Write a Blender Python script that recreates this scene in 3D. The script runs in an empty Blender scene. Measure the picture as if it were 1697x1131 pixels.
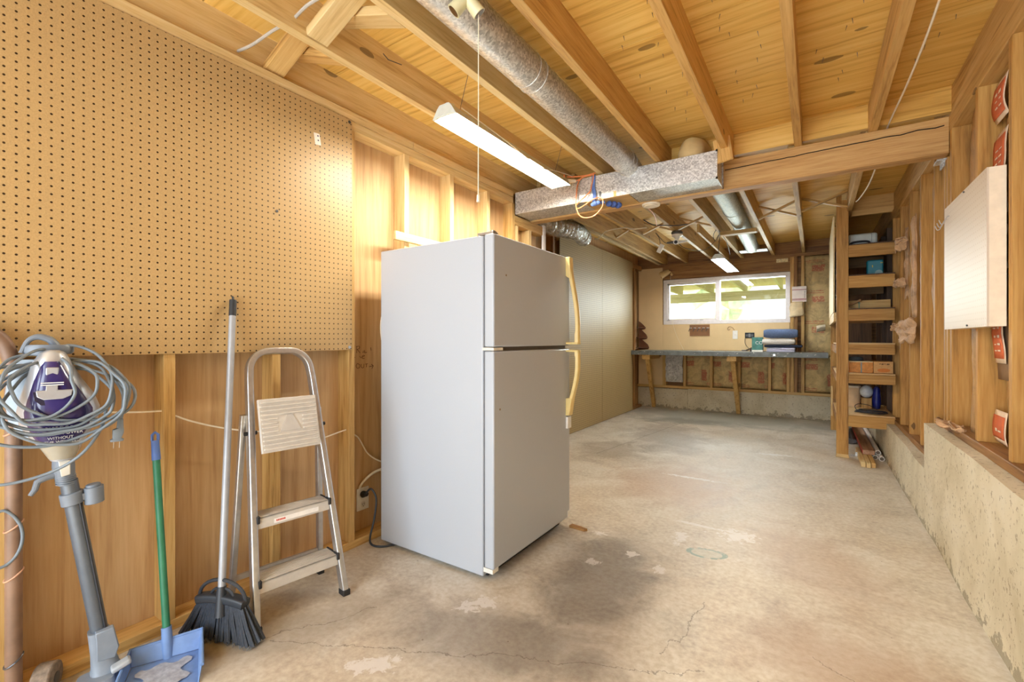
import bpy, bmesh, math, random
from mathutils import Vector, Matrix, noise
random.seed(7)
S = bpy.context.scene
COL = S.collection
PI = math.pi

# ------------------------------------------------------------------ camera, world, exposure
cam_d = bpy.data.cameras.new('camera')
cam_d.sensor_width = 36.0
cam_d.lens = 36.0 * 754.0 / 1697.0
cam_d.shift_y = -2.5 / 1697.0
cam_d.clip_start = 0.02
cam = bpy.data.objects.new('camera', cam_d)
COL.objects.link(cam)
YAW = math.atan2(501.5, 754.0)
cam.location = (0.0, 0.0, 1.10)
cam.rotation_euler = (PI / 2, 0.0, YAW)
S.camera = cam
S.view_settings.view_transform = 'Standard'
S.view_settings.look = 'None'
S.view_settings.gamma = 1.0
S.view_settings.use_curve_mapping = False
S.view_settings.exposure = 0.55
try:
    S.cycles.max_bounces = 10
    S.cycles.diffuse_bounces = 6
    S.cycles.transparent_max_bounces = 12
    S.cycles.sample_clamp_indirect = 8.0
    S.cycles.caustics_reflective = False
    S.cycles.caustics_refractive = False
except Exception:
    pass

world = bpy.data.worlds.new('daylight')
S.world = world
world.use_nodes = True
bg = world.node_tree.nodes['Background']
bg.inputs[0].default_value = (0.84, 0.92, 1.0, 1)
bg.inputs[1].default_value = 1.3

def area_light(name, loc, rot, sx, sy, energy, color, portal=False):
    d = bpy.data.lights.new(name, 'AREA')
    d.shape = 'RECTANGLE'; d.size = sx; d.size_y = sy
    d.energy = energy; d.color = color
    o = bpy.data.objects.new(name, d); COL.objects.link(o)
    o.location = loc; o.rotation_euler = rot
    if portal:
        d.cycles.is_portal = True
    return o
# added area lamp standing in for daylight from the unseen end behind the camera
area_light('added_rear_daylight', (-1.05, -1.9, 1.2), (PI / 2, 0, 0), 1.9, 2.1, 75.0, (0.78, 0.89, 1.0))
# daylight falling through the window over the bench
area_light('window_daylight', (-1.15, 7.62, 1.70), (-PI / 2, 0, 0), 1.6, 0.65, 48.0, (0.84, 0.94, 1.0))

# ------------------------------------------------------------------ mesh builder
class B:
    def __init__(self):
        self.v = []; self.f = []
    def add(self, vs, fs):
        o = len(self.v)
        self.v += [Vector(p) for p in vs]
        self.f += [tuple(i + o for i in f) for f in fs]
        return self
    def box(self, x0, x1, y0, y1, z0, z1):
        vs = [(x, y, z) for z in (z0, z1) for y in (y0, y1) for x in (x0, x1)]
        return self.add(vs, [(0, 2, 3, 1), (4, 5, 7, 6), (0, 1, 5, 4), (2, 6, 7, 3), (0, 4, 6, 2), (1, 3, 7, 5)])
    def obox(self, c, sx, sy, sz, m=None):
        b = B().box(-sx / 2, sx / 2, -sy / 2, sy / 2, -sz / 2, sz / 2)
        m = m or Matrix.Identity(3)
        return self.add([m @ p + Vector(c) for p in b.v], b.f)
    def cyl(self, p0, p1, r0, r1=None, n=16, caps=True):
        r1 = r0 if r1 is None else r1
        p0 = Vector(p0); p1 = Vector(p1)
        d = (p1 - p0).normalized()
        a = d.orthogonal().normalized(); b = d.cross(a)
        vs = []
        for p, r in ((p0, r0), (p1, r1)):
            for i in range(n):
                t = 2 * PI * i / n
                vs.append(p + a * (math.cos(t) * r) + b * (math.sin(t) * r))
        fs = [(i, (i + 1) % n, n + (i + 1) % n, n + i) for i in range(n)]
        if caps:
            fs += [tuple(reversed(range(n))), tuple(range(n, 2 * n))]
        return self.add(vs, fs)
    def loft(self, rings, closed=True, caps=True):
        n = len(rings[0]); vs = [p for r in rings for p in r]; fs = []
        for k in range(len(rings) - 1):
            for i in range(n if closed else n - 1):
                j = (i + 1) % n
                fs.append((k * n + i, k * n + j, (k + 1) * n + j, (k + 1) * n + i))
        if caps and closed:
            fs += [tuple(reversed(range(n))), tuple(range((len(rings) - 1) * n, len(rings) * n))]
        return self.add(vs, fs)
    def sweep(self, pts, prof, up=(0, 0, 1), closed=False):
        pts = [Vector(p) for p in pts]; n = len(pts); rings = []
        up = Vector(up)
        for i in range(n):
            if closed:
                t = pts[(i + 1) % n] - pts[i - 1]
            else:
                t = pts[min(i + 1, n - 1)] - pts[max(i - 1, 0)]
            t.normalize()
            s = t.cross(up)
            if s.length < 1e-4:
                s = t.orthogonal()
            s.normalize(); w = s.cross(t)
            rings.append([pts[i] + s * a + w * b for a, b in prof])
        if closed:
            rings.append(rings[0])
        return self.loft(rings, caps=not closed)
    def tube(self, pts, r, n=8, closed=False, smooth=0):
        pts = [Vector(p) for p in pts]
        if smooth:
            n0 = len(pts); pts = spline(pts, smooth, closed)
            if isinstance(r, (list, tuple)):
                r = [r[min(int(i / smooth), n0 - 2)] * (1 - (i / smooth) % 1) + r[min(int(i / smooth) + 1, n0 - 1)] * ((i / smooth) % 1) for i in range(len(pts))]
        m = len(pts); rings = []
        prev = None
        for i in range(m):
            if closed:
                t = pts[(i + 1) % m] - pts[i - 1]
            else:
                t = pts[min(i + 1, m - 1)] - pts[max(i - 1, 0)]
            if t.length < 1e-9:
                t = Vector((0, 0, 1))
            t.normalize()
            a = t.orthogonal() if prev is None else prev - t * prev.dot(t)
            if a.length < 1e-6:
                a = t.orthogonal()
            a.normalize(); prev = a; b = t.cross(a)
            rr = r[i] if isinstance(r, (list, tuple)) else r
            rings.append([pts[i] + a * (math.cos(2 * PI * k / n) * rr) + b * (math.sin(2 * PI * k / n) * rr) for k in range(n)])
        if closed:
            rings.append(rings[0])
        return self.loft(rings, caps=not closed)
    def lathe(self, prof, c=(0, 0, 0), n=24, m=None):
        m = m or Matrix.Identity(3); c = Vector(c)
        rings = [[c + m @ Vector((math.cos(2 * PI * i / n) * r, math.sin(2 * PI * i / n) * r, z)) for i in range(n)] for r, z in prof]
        return self.loft(rings)
    def prism(self, poly, f0, f1):
        """poly: 2D outline; f0/f1: functions mapping (u,v) to the two end faces"""
        n = len(poly)
        vs = [f0(u, v) for u, v in poly] + [f1(u, v) for u, v in poly]
        fs = [(i, (i + 1) % n, n + (i + 1) % n, n + i) for i in range(n)]
        fs += [tuple(reversed(range(n))), tuple(range(n, 2 * n))]
        return self.add(vs, fs)
    def grid(self, fn, nu, nv):
        vs = [fn(i / nu, j / nv) for j in range(nv + 1) for i in range(nu + 1)]
        w = nu + 1
        fs = [(j * w + i, j * w + i + 1, (j + 1) * w + i + 1, (j + 1) * w + i) for j in range(nv) for i in range(nu)]
        return self.add(vs, fs)
    def ball(self, c, rx, ry=None, rz=None, n=14, m=8):
        ry = ry or rx; rz = rz or rx
        rings = []
        for k in range(m + 1):
            t = PI * (k + 0.001) / (m + 0.002)
            rings.append([Vector(c) + Vector((rx * math.sin(t) * math.cos(2 * PI * i / n), ry * math.sin(t) * math.sin(2 * PI * i / n), rz * -math.cos(t))) for i in range(n)])
        return self.loft(rings)

def spline(pts, k=6, closed=False):
    out = []; n = len(pts)
    for i in range(n if closed else n - 1):
        if closed:
            p0, p1, p2, p3 = pts[i - 1], pts[i], pts[(i + 1) % n], pts[(i + 2) % n]
        else:
            p0, p1, p2, p3 = pts[max(i - 1, 0)], pts[i], pts[i + 1], pts[min(i + 2, n - 1)]
        for j in range(k):
            t = j / k
            out.append(0.5 * ((2 * p1) + (p2 - p0) * t + (2 * p0 - 5 * p1 + 4 * p2 - p3) * t * t + (3 * p1 - p0 - 3 * p2 + p3) * t ** 3))
    if not closed:
        out.append(pts[-1].copy())
    return out

def V(*p):
    return Vector(p)

def rrect(a, b, r=0.004, k=3):
    out = []
    for cx, cy, t0 in ((a / 2 - r, b / 2 - r, 0), (-a / 2 + r, b / 2 - r, PI / 2), (-a / 2 + r, -b / 2 + r, PI), (a / 2 - r, -b / 2 + r, 1.5 * PI)):
        for i in range(k + 1):
            t = t0 + PI / 2 * i / k
            out.append((cx + r * math.cos(t), cy + r * math.sin(t)))
    return out

def link(name, b, mat, bevel=0.0, sharp=35, thick=0, weld=False):
    me = bpy.data.meshes.new(name)
    me.from_pydata([tuple(p) for p in b.v], [], b.f)
    bm = bmesh.new(); bm.from_mesh(me)
    bmesh.ops.remove_doubles(bm, verts=bm.verts, dist=1e-5) if weld else None
    bmesh.ops.recalc_face_normals(bm, faces=bm.faces)
    bm.to_mesh(me); bm.free()
    me.polygons.foreach_set('use_smooth', [True] * len(me.polygons))
    me.set_sharp_from_angle(angle=math.radians(sharp))
    me.materials.append(mat)
    o = bpy.data.objects.new(name, me); COL.objects.link(o)
    if thick:
        md = o.modifiers.new('thickness', 'SOLIDIFY'); md.thickness = thick; md.offset = 0
    if bevel:
        md = o.modifiers.new('edges', 'BEVEL'); md.width = bevel; md.segments = 2
        md.limit_method = 'ANGLE'; md.angle_limit = math.radians(40)
    return o

def tag(o, label, cat, group=None, kind=None):
    o['label'] = label; o['category'] = cat
    if group: o['group'] = group
    if kind: o['kind'] = kind
    return o

def solo(name, b, mat, label=None, cat=None, group=None, kind=None, bevel=0.0, sharp=35, thick=0, weld=False):
    """one top-level mesh built in room coordinates; its origin goes to the middle of its base"""
    lo = Vector([min(p[i] for p in b.v) for i in range(3)]); hi = Vector([max(p[i] for p in b.v) for i in range(3)])
    c = Vector(((lo.x + hi.x) / 2, (lo.y + hi.y) / 2, lo.z))
    b.v = [p - c for p in b.v]
    o = link(name, b, mat, bevel, sharp, thick, weld); o.location = c
    if kind: o['kind'] = kind
    if label: o['label'] = label
    if cat: o['category'] = cat
    if group: o['group'] = group
    return o

def struct(name, b, mat, bevel=0.0, sharp=35):
    return solo(name, b, mat, kind='structure', bevel=bevel, sharp=sharp)

def thing(name, label, cat, loc=(0, 0, 0), rotz=0.0, group=None):
    o = bpy.data.objects.new(name, None); COL.objects.link(o)
    o.empty_display_size = 0.05
    o.location = loc; o.rotation_euler = (0, 0, rotz)
    return tag(o, label, cat, group)

def part(name, b, mat, parent, bevel=0.0, sharp=35, label=None, world=True, thick=0, weld=False):
    """a child mesh; world=True: built in room coordinates under an unrotated root"""
    if world:
        off = Vector((0, 0, 0)); p = parent
        while p is not None:
            off += p.location; p = p.parent
        b.v = [q - off for q in b.v]
    o = link(name, b, mat, bevel, sharp, thick, weld); o.parent = parent
    if label: o['label'] = label
    return o

def plank(name, p0, p1, w, h, mat, label, cat, group=None, up=(0, 0, 1), bevel=0.002):
    """lumber between two points, grain along its length (local X)"""
    p0 = Vector(p0); p1 = Vector(p1); d = p1 - p0; L = d.length
    x = d.normalized(); y = Vector(up).cross(x)
    if y.length < 1e-4: y = x.orthogonal()
    y.normalize(); z = x.cross(y)
    b = B().box(-L / 2, L / 2, -w / 2, w / 2, -h / 2, h / 2)
    o = link(name, b, mat, bevel)
    o.matrix_world = Matrix.Translation((p0 + p1) / 2) @ Matrix((x, y, z)).transposed().to_4x4()
    return tag(o, label, cat, group)

# ------------------------------------------------------------------ materials
MATS = {}
def new_mat(name):
    m = bpy.data.materials.new(name); m.use_nodes = True
    nt = m.node_tree
    return m, nt, nt.nodes['Principled BSDF']
def N(nt, t, **kw):
    n = nt.nodes.new(t)
    for k, v in kw.items(): setattr(n, k, v)
    return n
def c4(c): return (c[0], c[1], c[2], 1.0)
def srgb(r, g, b):
    f = lambda u: (u / 255) / 12.92 if u / 255 <= 0.04045 else ((u / 255 + 0.055) / 1.055) ** 2.4
    return (f(r), f(g), f(b))
def ramp(nt, src, stops):
    r = N(nt, 'ShaderNodeValToRGB'); e = r.color_ramp.elements
    while len(e) < len(stops): e.new(0.5)
    for el, (p, c) in zip(e, stops):
        el.position = p; el.color = c4(c)
    nt.links.new(src, r.inputs[0]); return r.outputs[0]
def math_n(nt, op, a, b=None, clamp=False):
    n = N(nt, 'ShaderNodeMath', operation=op); n.use_clamp = clamp
    for i, x in enumerate((a, b)):
        if x is None: continue
        if isinstance(x, (int, float)): n.inputs[i].default_value = x
        else: nt.links.new(x, n.inputs[i])
    return n.outputs[0]
def mix(nt, fac, a, b, blend='MIX'):
    n = N(nt, 'ShaderNodeMix', data_type='RGBA', blend_type=blend)
    for idx, x in ((0, fac), (6, a), (7, b)):
        if isinstance(x, (int, float)): n.inputs[idx].default_value = x
        elif isinstance(x, tuple): n.inputs[idx].default_value = c4(x)
        else: nt.links.new(x, n.inputs[idx])
    return n.outputs[2]
def coords(nt, scale=(1, 1, 1), rand=True, loc=(0, 0, 0)):
    tc = N(nt, 'ShaderNodeTexCoord'); out = tc.outputs['Object']
    if rand:
        oi = N(nt, 'ShaderNodeObjectInfo')
        vm = N(nt, 'ShaderNodeVectorMath', operation='SCALE'); vm.inputs[0].default_value = (31.0, 17.0, 23.0)
        nt.links.new(oi.outputs['Random'], vm.inputs['Scale'])
        va = N(nt, 'ShaderNodeVectorMath', operation='ADD')
        nt.links.new(out, va.inputs[0]); nt.links.new(vm.outputs[0], va.inputs[1]); out = va.outputs[0]
    mp = N(nt, 'ShaderNodeMapping'); mp.inputs['Scale'].default_value = scale; mp.inputs['Location'].default_value = loc
    nt.links.new(out, mp.inputs[0]); return mp.outputs[0]
def noise_n(nt, vec, scale, detail=4, rough=0.55, dist=0.0):
    n = N(nt, 'ShaderNodeTexNoise'); n.inputs['Scale'].default_value = scale; n.inputs['Detail'].default_value = detail
    n.inputs['Roughness'].default_value = rough; n.inputs['Distortion'].default_value = dist
    nt.links.new(vec, n.inputs['Vector']); return n.outputs[0]
def bump(nt, bsdf, h, strength=0.2, dist=0.01):
    b = N(nt, 'ShaderNodeBump'); b.inputs['Strength'].default_value = strength; b.inputs['Distance'].default_value = dist
    nt.links.new(h, b.inputs['Height']); nt.links.new(b.outputs[0], bsdf.inputs['Normal'])

def plain(name, c, rough=0.5, metal=0.0, bumpy=0.0, var=0.06, scale=30.0, coat=0.0):
    if name in MATS: return MATS[name]
    m, nt, p = new_mat(name)
    v = coords(nt)
    n = noise_n(nt, v, scale, 3)
    lo = tuple(max(0, x * (1 - var)) for x in c); hi = tuple(min(1, x * (1 + var)) for x in c)
    nt.links.new(ramp(nt, n, [(0.3, lo), (0.7, hi)]), p.inputs['Base Color'])
    p.inputs['Roughness'].default_value = rough; p.inputs['Metallic'].default_value = metal
    if coat: p.inputs['Coat Weight'].default_value = coat
    if bumpy: bump(nt, p, n, bumpy, 0.004)
    MATS[name] = m; return m

def wood(name, axis, dark, mid, light, grain=26.0, knots=True, rough=0.62, tone=0.22, figure=False):
    key = name + '_' + axis
    if key in MATS: return MATS[key]
    m, nt, p = new_mat(key)
    sc = {'X': (0.05, 1, 1), 'Y': (1, 0.05, 1), 'Z': (1, 1, 0.05)}[axis]
    v = coords(nt, sc)
    n1 = noise_n(nt, v, grain, 5, 0.6, 0.8)
    n2 = noise_n(nt, v, grain * 4.5, 3, 0.6, 0.2)
    f = math_n(nt, 'ADD', math_n(nt, 'MULTIPLY', n1, 0.62), math_n(nt, 'MULTIPLY', n2, 0.38))
    if figure:                                      # rotary cut plywood figure
        fv = coords(nt, {'X': (0.9, 5.0, 5.0), 'Y': (5.0, 0.9, 5.0), 'Z': (5.0, 5.0, 0.9)}[axis])
        w = N(nt, 'ShaderNodeTexWave'); w.inputs['Scale'].default_value = 1.1; w.inputs['Distortion'].default_value = 14.0
        w.inputs['Detail'].default_value = 3; w.inputs['Detail Scale'].default_value = 0.7
        w.bands_direction = {'X': 'Y', 'Y': 'X', 'Z': 'Y'}[axis]
        nt.links.new(fv, w.inputs['Vector'])
        f = math_n(nt, 'ADD', math_n(nt, 'MULTIPLY', f, 0.92), math_n(nt, 'MULTIPLY', w.outputs['Fac'], 0.08))
    col = ramp(nt, f, [(0.34, dark), (0.48, mid), (0.64, light)])
    big = noise_n(nt, coords(nt, {'X': (0.35, 1, 1), 'Y': (1, 0.35, 1), 'Z': (1, 1, 0.35)}[axis]), 2.2, 2)
    col = mix(nt, math_n(nt, 'MULTIPLY', big, 0.22), col, dark, 'MIX')
    if knots:
        ks = {'X': (0.45, 1, 1), 'Y': (1, 0.45, 1), 'Z': (1, 1, 0.45)}[axis]
        vo = N(nt, 'ShaderNodeTexVoronoi'); vo.inputs['Scale'].default_value = 4.2
        nt.links.new(coords(nt, ks), vo.inputs['Vector'])
        k = math_n(nt, 'LESS_THAN', math_n(nt, 'ADD', vo.outputs['Distance'], math_n(nt, 'MULTIPLY', n1, 0.10)), 0.15 if figure else 0.125)
        col = mix(nt, math_n(nt, 'MULTIPLY', k, 0.75), col, tuple(x * 0.35 for x in dark))
    oi = N(nt, 'ShaderNodeObjectInfo')
    t = math_n(nt, 'ADD', math_n(nt, 'MULTIPLY', oi.outputs['Random'], tone), 1.0 - tone / 2)
    hsv = N(nt, 'ShaderNodeHueSaturation'); nt.links.new(t, hsv.inputs['Value']); nt.links.new(col, hsv.inputs['Color'])
    nt.links.new(hsv.outputs[0], p.inputs['Base Color'])
    p.inputs['Roughness'].default_value = rough
    bump(nt, p, n2, 0.12, 0.003)
    MATS[key] = m; return m

def fir(axis): return wood('fir', axis, srgb(158, 116, 58), srgb(204, 164, 98), srgb(220, 184, 120))
def fir_light(axis): return wood('fir_light', axis, srgb(186, 150, 94), srgb(218, 188, 130), srgb(230, 206, 154))
def fir_dark(axis): return wood('fir_dark', axis, srgb(104, 68, 32), srgb(150, 106, 54), srgb(174, 130, 74))
def old_fir(axis): return wood('old_fir', axis, srgb(142, 110, 58), srgb(190, 154, 92), srgb(210, 178, 116))
def aged_fir(axis): return wood('aged_fir', axis, srgb(128, 90, 38), srgb(182, 134, 64), srgb(204, 160, 88))
def shade_dark_ply(axis): return wood('shade_dark_ply', axis, srgb(58, 38, 20), srgb(88, 60, 34), srgb(108, 76, 46), knots=False)  # plywood darkened so its colour carries the shelf alcove's shade
def deck_ply(): return wood('ceiling_plywood', 'X', srgb(196, 148, 66), srgb(230, 188, 98), srgb(240, 204, 122), grain=16, knots=True, tone=0.0, figure=True)
def wall_ply(): return wood('wall_plywood', 'Z', srgb(178, 140, 94), srgb(200, 164, 116), srgb(212, 178, 132), grain=24, knots=False, tone=0.05, figure=True)

def pegboard_mat(name, base, dark, u='Y', w='Z', pitch=0.0254, rad=0.0033, speck=0.10, rough=0.5, hole_strength=1.0, gloss=None):
    if name in MATS: return MATS[name]
    m, nt, p = new_mat(name)
    tc = N(nt, 'ShaderNodeTexCoord'); sp = N(nt, 'ShaderNodeSeparateXYZ'); nt.links.new(tc.outputs['Object'], sp.inputs[0])
    d2 = None
    for ax in (u, w):
        q = math_n(nt, 'FRACT', math_n(nt, 'ADD', math_n(nt, 'DIVIDE', sp.outputs[ax], pitch), 100.25))
        q = math_n(nt, 'SUBTRACT', q, 0.5); q = math_n(nt, 'MULTIPLY', q, q)
        d2 = q if d2 is None else math_n(nt, 'ADD', d2, q)
    r = rad / pitch
    hole = math_n(nt, 'LESS_THAN', d2, r * r)
    rim = math_n(nt, 'LESS_THAN', d2, (r * 1.45) ** 2)
    n = noise_n(nt, coords(nt, rand=False), 260, 2); n2 = noise_n(nt, coords(nt, rand=False), 2.4, 3)
    c = ramp(nt, n, [(0.3, tuple(x * (1 - speck) for x in base)), (0.7, tuple(min(1, x * (1 + speck)) for x in base))])
    c = mix(nt, math_n(nt, 'MULTIPLY', n2, 0.16), c, tuple(x * 0.7 for x in base))
    c = mix(nt, math_n(nt, 'MULTIPLY', rim, 0.25), c, tuple(x * 0.75 for x in base))
    c = mix(nt, math_n(nt, 'MULTIPLY', hole, hole_strength), c, dark)
    nt.links.new(c, p.inputs['Base Color']); p.inputs['Roughness'].default_value = rough
    bump(nt, p, math_n(nt, 'SUBTRACT', 1.0, hole), 0.35, 0.003)
    MATS[name] = m; return m

def galv(name='galvanized_steel', tint=(0.66, 0.66, 0.64), scale=115.0, rough=0.42, metal=0.7):
    if name in MATS: return MATS[name]
    m, nt, p = new_mat(name)
    v = coords(nt)
    vo = N(nt, 'ShaderNodeTexVoronoi'); vo.inputs['Scale'].default_value = scale; nt.links.new(v, vo.inputs['Vector'])
    bw = N(nt, 'ShaderNodeSeparateColor'); nt.links.new(vo.outputs['Color'], bw.inputs[0])
    n = noise_n(nt, v, 7, 4)
    f = math_n(nt, 'ADD', math_n(nt, 'MULTIPLY', bw.outputs[0], 0.6), math_n(nt, 'MULTIPLY', n, 0.4))
    nt.links.new(ramp(nt, f, [(0.15, tuple(x * 0.58 for x in tint)), (0.85, tuple(min(1, x * 1.3) for x in tint))]), p.inputs['Base Color'])
    p.inputs['Metallic'].default_value = metal
    nt.links.new(math_n(nt, 'ADD', math_n(nt, 'MULTIPLY', f, 0.22), rough - 0.08), p.inputs['Roughness'])
    bump(nt, p, n, 0.06, 0.004)
    MATS[name] = m; return m

def emit(name, c, strength):
    if name in MATS: return MATS[name]
    m = bpy.data.materials.new(name); m.use_nodes = True; nt = m.node_tree
    nt.nodes.clear()
    e = N(nt, 'ShaderNodeEmission'); e.inputs[0].default_value = c4(c); e.inputs[1].default_value = strength
    o = N(nt, 'ShaderNodeOutputMaterial'); nt.links.new(e.outputs[0], o.inputs[0])
    MATS[name] = m; return m

def glass_mat():
    if 'window_glass' in MATS: return MATS['window_glass']
    m = bpy.data.materials.new('window_glass'); m.use_nodes = True; nt = m.node_tree; nt.nodes.clear()
    t = N(nt, 'ShaderNodeBsdfTransparent'); t.inputs[0].default_value = (0.95, 0.97, 0.95, 1)
    g = N(nt, 'ShaderNodeBsdfGlossy'); g.inputs['Roughness'].default_value = 0.02
    fr = N(nt, 'ShaderNodeFresnel'); fr.inputs[0].default_value = 1.5
    mx = N(nt, 'ShaderNodeMixShader'); o = N(nt, 'ShaderNodeOutputMaterial')
    nt.links.new(fr.outputs[0], mx.inputs[0]); nt.links.new(t.outputs[0], mx.inputs[1]); nt.links.new(g.outputs[0], mx.inputs[2])
    nt.links.new(mx.outputs[0], o.inputs[0])
    MATS['window_glass'] = m; return m

def floor_mat():
    m, nt, p = new_mat('concrete_slab')
    tc = N(nt, 'ShaderNodeTexCoord'); sp = N(nt, 'ShaderNodeSeparateXYZ')
    # room coordinates: the slab's origin is moved, so add it back
    geo = N(nt, 'ShaderNodeNewGeometry'); nt.links.new(geo.outputs['Position'], sp.inputs[0])
    v = geo.outputs['Position']
    X, Y = sp.outputs['X'], sp.outputs['Y']
    n1 = noise_n(nt, v, 0.9, 6, 0.6, 0.4); n2 = noise_n(nt, v, 4.0, 6, 0.62, 0.7); n3 = noise_n(nt, v, 42, 4, 0.6); n4 = noise_n(nt, v, 1.7, 5, 0.6, 1.2)
    c = ramp(nt, n2, [(0.28, srgb(184, 174, 156)), (0.5, srgb(210, 202, 186)), (0.72, srgb(224, 219, 208))])
    c = mix(nt, ramp(nt, n1, [(0.42, (0, 0, 0)), (0.62, (0.45, 0.45, 0.45))]), c, srgb(198, 178, 148))
    c = mix(nt, ramp(nt, n4, [(0.55, (0, 0, 0)), (0.72, (0.5, 0.5, 0.5))]), c, srgb(196, 194, 184))
    c = mix(nt, 0.42, c, ramp(nt, n3, [(0.3, (0.28, 0.22, 0.16)), (0.65, (0.80, 0.74, 0.66))]), 'OVERLAY')
    def blob(cx, cy, rx, ry, soft=0.5, nz=None, amp=0.6, rot=0.0):
        dx = math_n(nt, 'SUBTRACT', X, cx); dy = math_n(nt, 'SUBTRACT', Y, cy)
        cr, sr = math.cos(rot), math.sin(rot)
        u = math_n(nt, 'DIVIDE', math_n(nt, 'ADD', math_n(nt, 'MULTIPLY', dx, cr), math_n(nt, 'MULTIPLY', dy, sr)), rx)
        w = math_n(nt, 'DIVIDE', math_n(nt, 'SUBTRACT', math_n(nt, 'MULTIPLY', dy, cr), math_n(nt, 'MULTIPLY', dx, sr)), ry)
        d = math_n(nt, 'SQRT', math_n(nt, 'ADD', math_n(nt, 'MULTIPLY', u, u), math_n(nt, 'MULTIPLY', w, w)))
        d = math_n(nt, 'ADD', d, math_n(nt, 'MULTIPLY', math_n(nt, 'SUBTRACT', nz if nz is not None else n2, 0.5), amp))
        return d
    def soft(d, lo, hi):     # 1 inside, 0 outside
        mr = N(nt, 'ShaderNodeMapRange'); mr.interpolation_type = 'SMOOTHSTEP'
        mr.inputs['From Min'].default_value = lo; mr.inputs['From Max'].default_value = hi
        mr.inputs['To Min'].default_value = 1; mr.inputs['To Max'].default_value = 0
        nt.links.new(d, mr.inputs['Value']); return mr.outputs[0]
    # dark grey blotch beside the fridge, brown stains further back, window reflection painted greenish grey at the back
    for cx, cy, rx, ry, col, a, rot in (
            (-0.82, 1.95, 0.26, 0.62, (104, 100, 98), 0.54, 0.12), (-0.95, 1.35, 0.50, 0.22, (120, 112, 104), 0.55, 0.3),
            (-1.36, 5.25, 0.45, 0.9, (120, 96, 70), 0.55, 0.3), (-1.7, 4.3, 0.35, 0.5, (128, 102, 66), 0.5, 0.0),
            (-1.0, 6.9, 1.8, 0.7, (150, 152, 136), 0.75, 0.0), (-1.45, 6.4, 0.7, 0.25, (112, 108, 92), 0.6, 0.2),
            (-0.9, 3.6, 0.5, 0.6, (186, 138, 92), 0.45, 0.0), (0.1, 1.9, 0.35, 0.3, (176, 138, 102), 0.5, 0.0),
            (-1.62, 1.0, 0.5, 0.16, (150, 134, 112), 0.55, 1.2), (0.0, 2.7, 0.3, 0.5, (184, 146, 110), 0.4, 0.4)):
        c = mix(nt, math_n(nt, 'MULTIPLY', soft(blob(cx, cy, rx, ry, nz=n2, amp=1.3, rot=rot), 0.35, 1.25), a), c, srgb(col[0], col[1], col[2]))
    # spilled white paint
    npt = noise_n(nt, v, 26, 5, 0.7, 0.6)
    for cx, cy, rx, ry, rot in ((-1.16, 1.50, 0.13, 0.06, 0.85), (-0.36, 2.82, 0.13, 0.12, 0.4), (-0.55, 2.85, 0.20, 0.025, -0.05), (-1.24, 1.02, 0.13, 0.05, 0.7),
                           (-0.62, 2.62, 0.05, 0.12, 0.2), (-0.80, 3.80, 0.30, 0.03, 0.0), (-0.92, 2.1, 0.05, 0.05, 0.0), (-0.78, 2.28, 0.04, 0.05, 0.0),
                           (-0.30, 5.0, 0.22, 0.05, 0.2), (-1.02, 2.42, 0.06, 0.03, 0.3), (-0.62, 2.2, 0.04, 0.05, 0.1), (-1.05, 0.95, 0.04, 0.03, 0.1)):
        d = blob(cx, cy, rx, ry, nz=npt, amp=3.4, rot=rot)
        c = mix(nt, math_n(nt, 'MULTIPLY', soft(d, 0.5, 0.75), 0.78), c, srgb(236, 232, 226))
    # teal outline left by a spray-painted sheet
    d = blob(-0.455, 2.50, 0.105, 0.06, nz=n2, amp=0.9, rot=0.15)
    ringm = math_n(nt, 'MULTIPLY', math_n(nt, 'LESS_THAN', math_n(nt, 'ABSOLUTE', math_n(nt, 'SUBTRACT', d, 0.85)), 0.13), math_n(nt, 'GREATER_THAN', npt, 0.44))
    c = mix(nt, math_n(nt, 'MULTIPLY', soft(d, 0.7, 0.9), 0.30), c, srgb(190, 205, 190))
    c = mix(nt, math_n(nt, 'MULTIPLY', ringm, 0.62), c, srgb(92, 152, 146))
    # hairline cracks
    def crack(x0, y0, x1, y1, wdt=0.0019, wob=0.10):
        L = math.hypot(x1 - x0, y1 - y0); ux, uy = (x1 - x0) / L, (y1 - y0) / L
        dx = math_n(nt, 'SUBTRACT', X, x0); dy = math_n(nt, 'SUBTRACT', Y, y0)
        al = math_n(nt, 'ADD', math_n(nt, 'MULTIPLY', dx, ux), math_n(nt, 'MULTIPLY', dy, uy))
        ac = math_n(nt, 'SUBTRACT', math_n(nt, 'MULTIPLY', dy, ux), math_n(nt, 'MULTIPLY', dx, uy))
        ac = math_n(nt, 'ADD', ac, math_n(nt, 'MULTIPLY', math_n(nt, 'SUBTRACT', n2, 0.5), wob * 1.6))
        ac = math_n(nt, 'ADD', ac, math_n(nt, 'MULTIPLY', math_n(nt, 'SUBTRACT', npt, 0.5), wob * 0.25))
        near = math_n(nt, 'LESS_THAN', math_n(nt, 'ABSOLUTE', ac), wdt)
        inside = math_n(nt, 'MULTIPLY', math_n(nt, 'GREATER_THAN', al, 0.0), math_n(nt, 'LESS_THAN', al, L))
        return math_n(nt, 'MULTIPLY', near, inside)
    for a in ((-1.66, 0.90, -0.99, 1.24), (-0.99, 1.24, -0.30, 1.60), (-0.377, 2.03, -0.447, 1.61), (-1.70, 0.88, -1.50, 1.25), (0.0, 1.9, 0.3, 1.7)):
        c = mix(nt, math_n(nt, 'MULTIPLY', crack(*a), 0.55), c, srgb(96, 78, 60))
    c = mix(nt, math_n(nt, 'MULTIPLY', crack(-1.75, 4.1, -1.45, 6.3, 0.008, 0.02), 0.35), c, srgb(96, 82, 62))
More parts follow.
